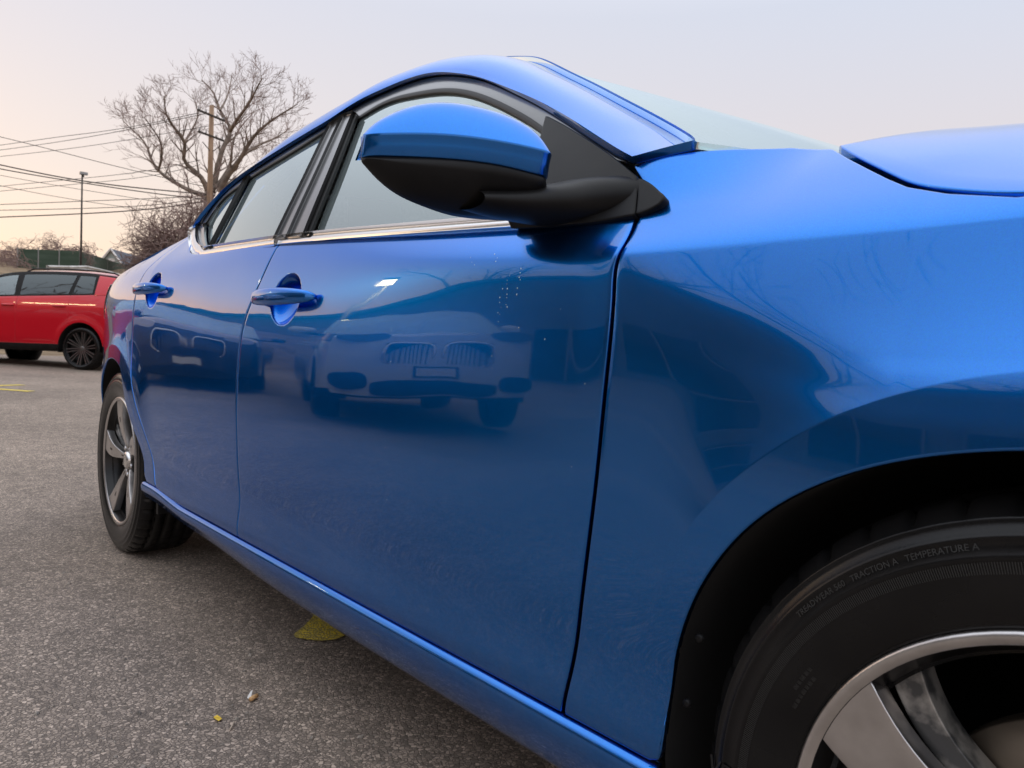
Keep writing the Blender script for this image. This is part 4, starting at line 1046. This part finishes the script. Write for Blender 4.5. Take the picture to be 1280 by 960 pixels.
SUV = dict(wb=2.636, nose=.87, tail=-3.50, w=.905, r=.345, ra=.415, rim=.280, sill=.385, belt=1.14, beltx=[-3.6, -2.9, -1.6, -.5, .2, .9], beltz=[1.225, 1.205, 1.165, 1.125, 1.08, 1.0],
           doors=(-.42, -1.44, -2.40), tumble=.30, roofx=[-3.6, -3.42, -3.15, -2.7, -2.0, -1.3, -.95, -.6, -.3], roofz=[1.21, 1.42, 1.515, 1.56, 1.585, 1.565, 1.50, 1.32, 1.13],
           glassx=(-3.50, -.32), panes=[(-1.38, -.52, -.98, -1.34, MAT['glass']), (-2.36, -1.48, -1.46, -2.42, MAT['privacy']), (-2.80, -2.43, -2.49, -2.78, MAT['privacy'])], dpillar=(-3.49, -2.84),
           roof_span=(-3.30, -1.18), crown=.06, screen=(-.12, 1.15), hood_z=1.0, rear_glass=(-3.52, 1.23), rails=True, crown_=0)
MAT['red'] = paint('deep_red_paint', (.62, .004, .018), .25, .35)
MAT['white_paint'] = paint('white_car_paint', (.62, .62, .62), 0, .35)
MAT['black_paint'] = paint('black_car_paint', (.012, .013, .016), .2, .35)
MAT['gunmetal'] = pmat('gunmetal_alloy', (.16, .155, .15), .38, .8)
SUV['spoke'] = MAT['gunmetal']
# red car: rear wheel stands where the photograph shows it, nose turned away to the left
phi = rad(-141.0)
cw = at_depth(99, 471, 11.6); fx, fy = math.cos(phi), math.sin(phi)
rear_local = (-2.636, .90)
loc = (cw[0]-(fx*rear_local[0]-fy*rear_local[1]), cw[1]-(fy*rear_local[0]+fx*rear_local[1]), cw[2])
print('red suv at', loc, 'ground there', float(gz(cw[0])), cw)
make_car('parked_car', 'red compact sport utility car with dark multi-spoke wheels behind the blue sedan', SUV, (loc[0], loc[1], float(gz(cw[0]))), phi, (MAT['red'], MAT['black_plastic'], MAT['privacy']))
# cars seen only as reflections in the blue doors
WSUV = dict(SUV); WSUV.update(grille_z=.80, dark_lamps=True, wheel_parts=True, bar_chrome=False)
make_car('parked_car', 'white sport utility car with twin kidney grilles facing the blue sedan', WSUV, (-5.35, -4.0, float(gz(-6.5))), rad(24), (MAT['white_paint'], MAT['black_plastic'], MAT['privacy']), 'kidney')
SED = dict(wb=2.85, nose=.86, tail=-3.95, w=.91, r=.335, ra=.37, rim=.245, sill=.27, belt=.94, beltx=[-4.0, -3.0, -1.6, -.5, .2, .9], beltz=[1.02, 1.00, .965, .935, .90, .80],
           doors=(-.45, -1.55, -2.50), tumble=.42, roofx=[-3.6, -3.25, -2.9, -2.4, -1.9, -1.3, -.95, -.6, -.25], roofz=[1.01, 1.11, 1.22, 1.335, 1.385, 1.355, 1.27, 1.10, .95],
           glassx=(-3.45, -.30), panes=[(-1.48, -.52, -.95, -1.42, MAT['privacy']), (-2.60, -1.58, -1.56, -2.45, MAT['privacy'])], roof_span=(-2.75, -1.22), crown=.065, screen=(-.08, .99), hood_z=.80, rear_glass=(-3.35, 1.06), boot=True,
           grille_z=.62, spoke=MAT['gunmetal'], bar_chrome=False)
make_car('parked_car', 'black saloon with chrome ringed grilles parked beside the white car', SED, (-9.3, -3.35, float(gz(-10))), rad(24), (MAT['black_paint'], MAT['black_plastic'], MAT['privacy']), 'kidney')
make_car('parked_car', 'second red car parked beyond the black saloon', SUV, (-12.4, -2.75, float(gz(-13))), rad(24), (MAT['red'], MAT['black_plastic'], MAT['privacy']))

# ================================================================== trees and brush
def branch_set(rng, start, direction, length, radius, depth, out, bend=.22, up=.16, spread=.70, kmin=2, kmax=3, minr=.006):
    n = 5 if depth > 1 else 4
    P = [np.array(start, float)]; d = np.array(direction, float); d /= np.linalg.norm(d)
    for i in range(n):
        d = d+rng.normal(0, bend/n**.5, 3)*.6+np.array([0, 0, up/n]); d /= np.linalg.norm(d); P.append(P[-1]+d*length/n)
    rs = np.linspace(radius, radius*.55, n+1); out.append((np.array(P), rs, depth))
    if depth <= 0: return
    k = rng.integers(kmin, kmax+1)
    for c in range(k):
        t = rng.uniform(.35, 1.0) if c else 1.0
        i = min(n, int(round(t*n))); base = P[i]
        ax = rng.normal(0, 1, 3); ax -= ax@d*d; ax /= np.linalg.norm(ax)+1e-9
        nd_ = d*math.cos(spread*rng.uniform(.5, 1.1))+ax*math.sin(spread*rng.uniform(.5, 1.1))
        branch_set(rng, base, nd_, length*rng.uniform(.55, .82), max(minr, rs[i]*rng.uniform(.5, .72)), depth-1, out, bend, up, spread, kmin, kmax, minr)
def tree_from(name, label, root_loc, limbs, rng, mats=('bark', 'twig'), group=None, trunk_split=1, cat='tree'):
    """limbs: list of (points, radii, depth, twig length) already in world space"""
    out = []
    foot = (root_loc[0], root_loc[1], min(root_loc[2], float(gz(root_loc[0]))-.1))     # trunk runs down into the ground
    if foot[2] < root_loc[2]-.2: out.append((np.array([foot, root_loc]), np.array([limbs[0][1][0]*1.25, limbs[0][1][0]]), 9))
    root_loc = foot
    root = empty(name, root_loc); tag(root, label, cat, group)
    for (P, rs, depth, L, minr) in limbs:
        P = np.asarray(P, float); out.append((P, np.asarray(rs, float), 9))
        n = len(P)
        for i in range(1, n):
            seg = P[i]-P[i-1]; sl_ = np.linalg.norm(seg); d = seg/sl_
            m = 1 if i < n*.35 else 2
            if i == n-1: m = 3
            for _ in range(m):
                t = rng.uniform(.2, 1); b = P[i-1]+seg*t; ax = rng.normal(0, 1, 3); ax -= ax@d*d; ax /= np.linalg.norm(ax)
                a = rng.uniform(.35, 1.0); nd_ = d*math.cos(a)+ax*math.sin(a)+np.array([0, 0, .15])
                branch_set(rng, b, nd_, L*rng.uniform(.7, 1.15)*(1.2-.4*i/n), max(minr, rs[i]*.45), depth, out, minr=minr)
    tk = MB(); tw = MB()
    for (P, rs, dp) in out:
        (tk if dp >= 3 else tw).tube(P-np.array(root_loc), rs, 8 if dp == 9 else (5 if dp >= 2 else 3), False)
    tk.build('trunk', MAT[mats[0]], root, True); tw.build('crown', MAT[mats[1]], root, True)
    return root
def px_limb(pts, depth0, ddepth, r0, r1):
    P = [at_depth(a, b, depth0+ddepth*i/(len(pts)-1)) for i, (a, b) in enumerate(pts)]
    return resample(P, max(5, len(P)*2)), np.linspace(r0, r1, max(5, len(P)*2))
rng = np.random.default_rng(5)
D = 58.0
big = []
for pts, dd, r0, r1, dep, L in [
    ([(263, 330), (262, 300), (260, 270), (262, 238)], 0, .42, .34, 1, 1.2),
    ([(262, 246), (242, 240), (220, 229), (198, 213), (188, 196), (182, 180), (166, 163), (153, 150)], 4, .20, .03, 3, 1.45),
    ([(198, 213), (202, 195), (200, 176), (190, 160), (180, 146)], -3, .10, .03, 3, 1.45),
    ([(260, 240), (250, 220), (230, 200), (231, 178), (220, 162), (210, 148), (205, 120)], -4, .22, .04, 3, 1.45),
    ([(231, 178), (240, 162), (247, 145), (240, 118)], 5, .10, .03, 3, 1.45),
    ([(265, 240), (271, 215), (281, 180), (288, 164), (275, 138), (268, 118), (252, 100)], 3, .26, .04, 3, 1.45),
    ([(288, 164), (296, 150), (312, 128), (322, 108), (328, 98)], -5, .16, .03, 3, 1.45),
    ([(275, 138), (285, 118), (290, 92)], 5, .09, .03, 3, 1.3),
    ([(274, 240), (290, 212), (302, 196), (312, 178), (330, 158), (348, 145), (372, 130)], -3, .24, .03, 3, 1.45),
    ([(302, 196), (322, 182), (345, 172), (362, 160)], 5, .13, .03, 3, 1.45),
    ([(268, 236), (288, 205), (290, 182), (300, 160), (318, 140)], 6, .16, .03, 3, 1.45)]:
    P, rs = px_limb(pts, D, dd, r0, r1); big.append((P, rs, dep, L, .013))
base = at_depth(263, 330, D)
tree_from('bare_tree', 'tall bare winter tree with spreading limbs behind the wooden utility pole', tuple(base), big, rng)
rng = np.random.default_rng(8)
sm = []
for pts, r0 in [([(330, 300), (332, 262), (328, 235), (318, 210)], .2), ([(332, 262), (345, 232), (352, 205)], .15), ([(332, 250), (360, 222), (372, 200)], .12)]:
    P, rs = px_limb(pts, 70, 2, r0, .03); sm.append((P, rs, 3, 2.2, .015))
tree_from('bare_tree', 'dense twiggy bare tree half hidden by the blue roof line', tuple(at_depth(330, 300, 70)), sm, rng)
# thicket of dead vine and saplings round the foot of the big tree
def thicket(name, label, cx, half_w, base_y, top_y, depth, n, seed, L=1.6, r=.014, thick=2.5, arch=.0):
    rng = np.random.default_rng(seed); s = depth/FPX; root_loc = at_depth(cx, base_y, depth); out = []; drop = max(0, root_loc[2]-float(gz(root_loc[0])))
    root = empty(name, tuple(root_loc)); tag(root, label, 'shrub')
    for i in range(n):
        u = rng.uniform(-1, 1); hgt = (base_y-top_y)*s*math.sqrt(max(.05, 1-u*u))*rng.uniform(.35, 1.0)
        st = np.array(root_loc)+AR*u*half_w*s+np.array([rng.normal(0, thick*.4), 0, rng.uniform(-drop if i % 2 else 0, hgt*.55)])
        d = np.array([rng.normal(0, .5), rng.normal(0, .6)+u*.3, rng.uniform(.15, 1)])
        branch_set(rng, st, d, max(.5, hgt*.38), r*rng.uniform(1, 2.4), 2, out, bend=.9, up=-arch, spread=.9, kmin=2, kmax=4, minr=r*.65)
    b1 = MB(); b2 = MB()
    for (P, rs, dp) in out: (b1 if dp >= 2 else b2).tube(P-np.array(root_loc), rs, 4 if dp >= 2 else 3, False)
    b1.build('stems', MAT['vine'], root, True)['kind'] = 'stuff'; b2.build('twigs', MAT['twig'], root, True)['kind'] = 'stuff'
    return root
thicket('shrub_thicket', 'reddish thicket of dead vine round the foot of the utility pole', 238, 60, 345, 226, 50, 640, 21, r=.030)
thicket('shrub_thicket', 'low tangled vine mound draped over the green screen beside the lamp post', 58, 52, 320, 281, 39, 230, 22, r=.010, arch=.9)
thicket('shrub_thicket', 'small brown scrub at the far end of the dry grass bank', 8, 22, 330, 296, 33, 50, 23, r=.010, arch=.6)

# ================================================================== poles, wires, fence, house
up = empty('utility_pole', tuple(at_depth(261, 300, 50))); tag(up, 'weathered wooden utility pole with two crossarms in front of the bare tree', 'utility pole')
ub = np.array(at_depth(261, 300, 50)); ut = np.array(at_depth(262, 134, 50)); hgt = ut[2]-ub[2]
MB().tube([(0, 0, -4), (0, 0, 0), (0, 0, hgt*.6), (0, 0, hgt)], [.22, .20, .17, .15], 14).build('pole', MAT['pole_wood'], up, True)
def crossarm(pa, pb, name='crossarm'):
    # arm slopes in the picture because its right end is farther away: same height, different distance
    zc_ = at_depth((pa[0]+pb[0])/2, (pa[1]+pb[1])/2, 50)[2]
    A = at_z(pa[0], pa[1], zc_)-ub; Bq = at_z(pb[0], pb[1], zc_)-ub
    mid = (A+Bq)/2; dv = Bq-A; L = np.linalg.norm(dv[:2]); dirn = dv/np.linalg.norm(dv)
    k = min(1.0, 3.2/L); A = mid-dirn*L*k/2; Bq = mid+dirn*L*k/2
    A[:2] -= mid[:2]; Bq[:2] -= mid[:2]; off = np.array([.16, -.05, 0])
    b_ = MB(); ang = math.atan2(dirn[1], dirn[0]); b_.box(((A+Bq)/2+off).tolist(), (np.linalg.norm(Bq-A), .10, .12), ang); arm = b_.build(name, MAT['arm_wood'], up)
    for t in (.04, .30, .70, .96):
        q = A*(1-t)+Bq*t+off; MB().tube([q, q+np.array([0, 0, .10]), q+np.array([0, 0, .24])], [.03, .05, .03], 8).build('insulator', MAT['porcelain'], arm, True)
    return A+ub, Bq+ub
arm1 = crossarm((248, 140), (281.7, 154)); arm2 = crossarm((249.4, 166.5), (280.6, 178))
MB().tube([(.14, -.6, hgt-2.6), (.14, -.1, hgt-3.1)], .03, 6).build('brace', MAT['arm_wood'], up)
MB().tube([(.14, .6, hgt-2.6), (.14, .1, hgt-3.1)], .03, 6).build('brace', MAT['arm_wood'], up)
lampp = empty('lamp_post', tuple(at_depth(101, 330, 36))); tag(lampp, 'slim dark lamp post with a small flood lamp rising out of the vine mound', 'lamp post')
h_ = float((at_depth(104.5, 218, 36)-at_depth(101, 330, 36))[2])
MB().tube([(0, 0, -1.2), (0, 0, h_)], [.055, .035], 10).build('pole', MAT['wire'], lampp, True)
MB().box((0, .06, h_+.02), (.20, .34, .12)).build('lamp_head', MAT['sign_back'], lampp); MB().box((0, .06, h_-.10), (.05, .05, .14)).build('bracket', MAT['wire'], lampp)
wires = [([(-80, 153), (0, 171), (91, 194), (183, 217), (255, 233)], 46, 50, .022), ([(-80, 188), (0, 206), (106, 226.5), (215, 239), (258, 243)], 44, 50, .040), ([(-80, 194), (0, 211), (106, 229), (215, 244.5), (258, 249)], 44, 50, .034),
         ([(-80, 190), (0, 181.5), (75, 171), (150, 161), (249, 141)], 60, 50, .022), ([(-80, 197), (0, 187.6), (75, 177), (150, 164), (262, 141)], 60, 50, .022), ([(-80, 204), (0, 195.7), (100, 184), (171, 173), (280, 154)], 60, 50, .020),
         ([(-80, 242), (0, 233), (102, 223), (193, 212), (250, 200)], 62, 55, .022), ([(-80, 246), (0, 239), (102, 229.5), (193, 219), (250, 206)], 62, 55, .022), ([(-80, 257), (0, 255.6), (102, 251.6), (234, 246), (258, 244)], 58, 50, .026),
         ([(-80, 264), (0, 262.8), (106, 260.5), (203, 255), (258, 247)], 58, 50, .026), ([(-80, 275), (0, 271.5), (106, 267), (203, 259.5), (258, 251)], 56, 50, .042), ([(-80, 203), (0, 219), (102, 237), (183, 250), (258, 262)], 48, 54, .018), ([(-80, 214), (0, 232), (102, 251), (160, 259), (258, 268)], 48, 54, .018)]
for i, (pts, d0, d1, r) in enumerate(wires):
    P = [at_depth(a, b, d0+(d1-d0)*k/(len(pts)-1)) for k, (a, b) in enumerate(pts)]
    o = MB().tube(resample(P, 24), r, 5, True).build('power_line', MAT['wire'], None, True)
    thick = r > .03
    tag(o, 'thick bundled cable strung across the sky to the wooden utility pole' if thick else 'thin overhead wire strung across the sky to the wooden utility pole', 'power line', 'thick cables at the utility pole' if thick else 'thin wires at the utility pole')
# green screened fence on top of the bank: panels between posts
fence = empty('screen_fence', tuple(at_depth(100, 335, 37))); tag(fence, 'dark green privacy screen fence running along the top of the bank', 'fence')
fo = np.array(at_depth(100, 335, 37))
tops = [(22, 311, 35.5), (48, 312, 36), (74, 313, 36.5), (100, 313.8, 37), (117, 319, 42), (134, 324.5, 48), (152, 330.2, 55), (170, 336, 63), (190, 342.5, 72)]
for a, b in zip(tops[:-1], tops[1:]):
    A = np.array(at_depth(*a))-fo; Bq = np.array(at_depth(*b))-fo; hA = (22.5 if a[0] < 100 else 19)*a[2]/FPX*1.0; hB = (22.5 if b[0] <= 100 else 19)*b[2]/FPX
    hA = hB = 1.15
    dv = Bq-A; n_ = np.array([-dv[1], dv[0], 0]); n_ = n_/np.linalg.norm(n_)*.02; g = dv/np.linalg.norm(dv)*.03
    q = [A+g, Bq-g]; v = []
    for p_, hh in zip(q, (hA, hB)):
        for s in (-1, 1):
            for z in (0, -hh): v.append(p_+n_*s+np.array([0, 0, z]))
    MB().add(v, [(0, 1, 5, 4), (2, 6, 7, 3), (0, 4, 6, 2), (1, 3, 7, 5), (0, 2, 3, 1), (4, 5, 7, 6)]).build('panel', MAT['green_screen'], fence)
    MB().tube([A+np.array([0, 0, .06]), A-np.array([0, 0, 2.6])], .035, 6).build('post', MAT['galv'], fence)
# pale guard rail below the fence
rail = empty('guard_rail', tuple(at_depth(100, 345, 30))); tag(rail, 'pale steel guard rail on the bank below the green fence', 'guard rail'); ro = np.array(at_depth(100, 345, 30))
rp = [(60, 336, 30), (85, 336.5, 31), (108, 336, 33), (130, 340.5, 37), (152, 346, 42), (172, 351, 48)]
for a, b in zip(rp[:-1], rp[1:]):
    A = np.array(at_depth(*a))-ro; Bq = np.array(at_depth(*b))-ro; dv = Bq-A; n_ = np.array([-dv[1], dv[0], 0]); n_ = n_/np.linalg.norm(n_)
    if n_[0] < 0: n_ = -n_
    G = [(A if k == 0 else Bq)+n_*o_+np.array([0, 0, z]) for k in (0, 1) for (z, o_) in ((.15, .0), (.09, .06), (.02, .0), (-.05, .06), (-.12, .0))]
    MB().add(G, [(k, k+1, k+6, k+5) for k in range(4)]).build('rail_beam', MAT['rail_white'], rail)
    MB().box((A+np.array([-.08, 0, -.45])).tolist(), (.10, .10, 1.2)).build('post', MAT['galv'], rail)
# house on the hill
hs = empty('house', tuple(at_depth(140, 345, 105))); tag(hs, 'pale green gabled house with slate roof on the hill beyond the fence', 'house'); ho = np.array(at_depth(140, 345, 105))
k = 105/FPX; ex = AR*np.array([1, 1, 0]); ex /= np.linalg.norm(ex); ey = np.array([-ex[1], ex[0], 0])
if ey@AF < 0: ey = -ey
def hp(px, py, back=0.):   # point on the house front, 'back' metres behind it
    return (at_depth(px, py, 105)-ho)+ey*back
apx, le, ri = hp(138.4, 312), hp(127.5, 323.5), hp(155.5, 331)
le = np.array([*(hp(127.5, 325)[:2]), hp(141, 327.5)[2]]); ri = np.array([*(hp(152, 330)[:2]), le[2]]); apx = np.array([*((le+ri)[:2]/2), hp(138.4, 312)[2]])
dn = np.array([0, 0, -5.5]); bk = ey*9.0
MB().add([le, ri, apx, ri+dn, le+dn, le+bk, ri+bk, apx+bk, ri+dn+bk, le+dn+bk], [(4, 3, 1, 2, 0), (5, 7, 6, 8, 9), (0, 5, 9, 4), (1, 3, 8, 6)]).build('wall', MAT['siding'], hs)
def slab(a, b, c, d, t=.14):
    v = [np.array(q) for q in (a, b, c, d)]; v += [q-np.array([0, 0, t]) for q in v]
    return MB().add(v, [(0, 1, 2, 3), (7, 6, 5, 4), (0, 4, 5, 1), (1, 5, 6, 2), (2, 6, 7, 3), (3, 7, 4, 0)])
def over(p_, q, e=.12): return p_+(p_-q)*e
up_ = np.array([0, 0, .10])
rfl = slab(apx+up_-ey*.3, over(le, apx)+up_-ey*.3, over(le, apx)+up_+bk, apx+up_+bk).build('roof', MAT['roof_shingle'], hs)
slab(apx+up_-ey*.3, over(ri, apx)+up_-ey*.3, over(ri, apx)+up_+bk, apx+up_+bk).build('roof', MAT['roof_shingle'], hs)
for q in (le, ri):
    MB().tube([apx+up_*.5-ey*.42, over(q, apx)+up_*.5-ey*.42], .16, 4).build('barge_board', MAT['white_trim'], hs)
# side wing with ridge running to the right, and a dormer
r0 = apx+ey*4-np.array([0, 0, .2]); r1 = hp(188, 322.5, 4.0); r1[2] = r0[2]-.25; f0 = (le+ri)/2+ey*.8; f0[2] = ri[2]; f1 = np.array([*(hp(188, 330, .8)[:2]), ri[2]-.3])
slab(r0, f0, f1, r1).build('roof', MAT['roof_shingle'], hs); slab(r1, f1+ey*7, f0+ey*7, r0).build('roof', MAT['roof_shingle'], hs)
MB().add([f0+ey*.3, f1+ey*.3, f1+dn+ey*.3, f0+dn+ey*.3, f1+ey*7, f1+dn+ey*7, r1-np.array([0, 0, .1])], [(0, 3, 2, 1), (1, 2, 5, 4), (1, 4, 6)]).build('wall', MAT['siding'], hs)
dc = hp(176, 329, .2); b_ = MB(); b_.box((dc+np.array([0, 0, -.1])).tolist(), (1.0, 1.9, 1.3), math.atan2(ey[1], ey[0])).build('dormer', MAT['white_trim'], hs)
for s in (-.45, .45):
    MB().box((dc+ex*s-ey*.52+np.array([0, 0, -.05])).tolist(), (.04, .55, .9), math.atan2(ey[1], ey[0])).build('window', MAT['privacy'], hs)
gw = (le+ri)/2-ey*.03; gw[2] = le[2]-.1+.2
MB().box(gw.tolist(), (.06, .9, .8), math.atan2(ey[1], ey[0])).build('window', MAT['white_trim'], hs)
# street sign seen from behind
sg = empty('street_sign', tuple(at_depth(186, 345, 60))); tag(sg, 'square grey back of a street sign on a thin post by the thicket', 'sign')
z0 = float((at_depth(186, 309, 60)-at_depth(186, 345, 60))[2]); MB().tube([(0, 0, -2), (0, 0, z0+.3)], .03, 6).build('post', MAT['galv'], sg); MB().box((.05, 0, z0), (.02, .42, .68)).build('sign_plate', MAT['sign_back'], sg)

# ------------------------------------------------------------------ behind the camera: what the paint mirrors
bl_ = empty('showroom_building', (-32, -17, 0)); tag(bl_, 'long low grey commercial building mirrored in the blue paint', 'building')
MAT['stucco'] = noisy(pmat('grey_stucco', (.20, .19, .18), .9), (.17, .16, .15), (.24, .23, .22), 1.2)
MAT['shopglass'] = pmat('dark_shop_glass', (.02, .022, .025), .08, 0, 0, .6)
MB().box((0, -4, 3.0), (78, 8, 6.0)).build('wall', MAT['stucco'], bl_)
MB().box((0, -4, 6.15), (79, 9, .35)).build('roof', MAT['arm_wood'], bl_)
for x in np.arange(-36, 37, 4.0):
    w = MB().box((x, .03, 1.7), (3.0, .08, 2.3)).build('window', MAT['shopglass'], bl_)
    for q in (-1.5, 0, 1.5): MB().box((x+q, .09, 1.7), (.08, .06, 2.3)).build('mullion', MAT['galv'], w)
MAT['bulb'] = pmat('lit_lamp', (1, .85, .55), .5); B(MAT['bulb']).inputs['Emission Color'].default_value = (1, .80, .42, 1); B(MAT['bulb']).inputs['Emission Strength'].default_value = 26
lp = empty('parking_lamp', (-15.0, -8.3, .3)); tag(lp, 'tall parking lot lamp switched on, mirrored in the front door', 'lamp post')
MB().tube([(0, 0, 0), (0, 0, 4.3)], [.09, .06], 10).build('pole', MAT['galv'], lp, True); MB().box((.45, .25, 4.35), (1.3, .50, .14), .5).build('lamp_head', MAT['sign_back'], lp)
MB().box((.50, .28, 4.265), (1.1, .40, .03), .5).build('lamp_glass', MAT['bulb'], lp)
def free_tree(loc, h, seed, label):
    rng = np.random.default_rng(seed); limbs = []
    L0 = np.array([(0, 0, -.3), (rng.normal(0, .1), rng.normal(0, .1), h*.12), (rng.normal(0, .25), rng.normal(0, .25), h*.25), (rng.normal(0, .4), rng.normal(0, .4), h*.36)])+np.array(loc)
    limbs.append((L0, np.array([.30, .26, .22, .18])*h/12, 2, h*.10, .014))
    for k_ in range(7):
        a = 2*math.pi*k_/7+rng.uniform(-.3, .3); P = [L0[-1]*(1-.3*(k_ % 3)*.5)+L0[-2]*(.3*(k_ % 3)*.5)]; out = rng.uniform(.25, .75); d = np.array([math.cos(a)*out, math.sin(a)*out, 1.0])
        for s in range(5): d = d+rng.normal(0, .16, 3); P.append(P[-1]+d/np.linalg.norm(d)*h*.125)
        limbs.append((np.array(P), np.linspace(.15, .03, 6)*h/12, 2, h*.12, .014))
    return tree_from('bare_tree', label, tuple(loc), limbs, rng, ('bark', 'vine'))
free_tree((-19.0, -26, 0), 17, 31, 'broad bare tree behind the showroom, mirrored beside the lamp')
free_tree((-8.0, -26.5, 0), 18, 32, 'tall bare tree behind the showroom, mirrored above the white car')
free_tree((-32.0, -26, 0), 16, 33, 'bare tree at the far end of the showroom')
free_tree((1.0, -27, 0), 16, 34, 'bare tree behind the near end of the showroom')

# ================================================================== litter on the asphalt
MAT['filter'] = noisy(pmat('cork_tip_paper', (.62, .36, .16), .8), (.55, .31, .13), (.68, .42, .20), 300)
MAT['paper'] = pmat('white_cigarette_paper', (.75, .73, .70), .85)
c0 = at_z(315.5, 873, .004); cb = empty('cigarette_butt', (c0[0], c0[1], 0)); tag(cb, 'crushed cigarette butt with tan filter lying on the asphalt', 'cigarette butt')
MB().tube([(.006, -.007, .006), (.002, .002, .0068), (-.003, .011, .006)], [.0044, .0046, .0043], 10).build('filter', MAT['filter'], cb, True)
MB().add([(-.008, -.006, .002), (-.001, -.003, .006), (-.009, .004, .018), (-.015, .002, .013), (-.013, -.006, .003), (-.010, .001, .010)], [(0, 1, 2, 5), (0, 5, 3, 4), (5, 2, 3)]).build('torn_paper', MAT['paper'], cb)
MAT['leafy'] = pmat('yellow_paint_flake', (.75, .50, .04), .6); MAT['straw'] = pmat('dry_stalk', (.50, .40, .30), .8)
c0 = at_z(272, 898, .004); o = MB().add([(-.012, -.004, .003), (0, -.006, .006), (.011, -.002, .004), (.010, .005, .006), (-.002, .007, .003), (-.011, .003, .006)], [(0, 1, 4, 5), (1, 2, 3, 4)]).build('paint_flake', MAT['leafy']); o.location = (c0[0], c0[1], 0); tag(o, 'small bright yellow flake lying on the asphalt', 'flake')
c0 = at_z(290, 907, .004); o = MB().tube([(-.012, .008, .004), (0, .001, .005), (.013, -.009, .004)], [.0015, .002, .0012], 6).build('dry_stalk', MAT['straw']); o.location = (c0[0], c0[1], 0); tag(o, 'short pale dry stalk lying on the asphalt', 'stalk')
random.seed(5)
b_ = MB()
for k_ in range(420):
    px, py = random.uniform(-20, 640), random.uniform(560, 985); c0 = at_z(px, py, 0)
    if c0[1] > -.80: continue
    r = random.uniform(.0018, .0045)*(1.6 if random.random() < .08 else 1); n0 = 6; a0 = random.uniform(0, 6)
    v = [(c0[0]+r*random.uniform(.7, 1.2)*math.cos(a0+2*math.pi*q/n0), c0[1]+r*random.uniform(.6, 1.1)*math.sin(a0+2*math.pi*q/n0), .0005) for q in range(n0)]
    v += [(c0[0]+(p_[0]-c0[0])*.6, c0[1]+(p_[1]-c0[1])*.6, r*random.uniform(.5, .9)) for p_ in v]
    b_.add(v, [(q, (q+1) % n0, n0+(q+1) % n0, n0+q) for q in range(n0)]+[tuple(range(n0, 2*n0))])
grit = b_.build('grit', noisy(pmat('loose_grit', (.22, .19, .165), .9), (.12, .105, .09), (.36, .31, .26), 60), None); tag(grit, 'loose stone grit scattered over the asphalt', 'grit', kind='stuff')
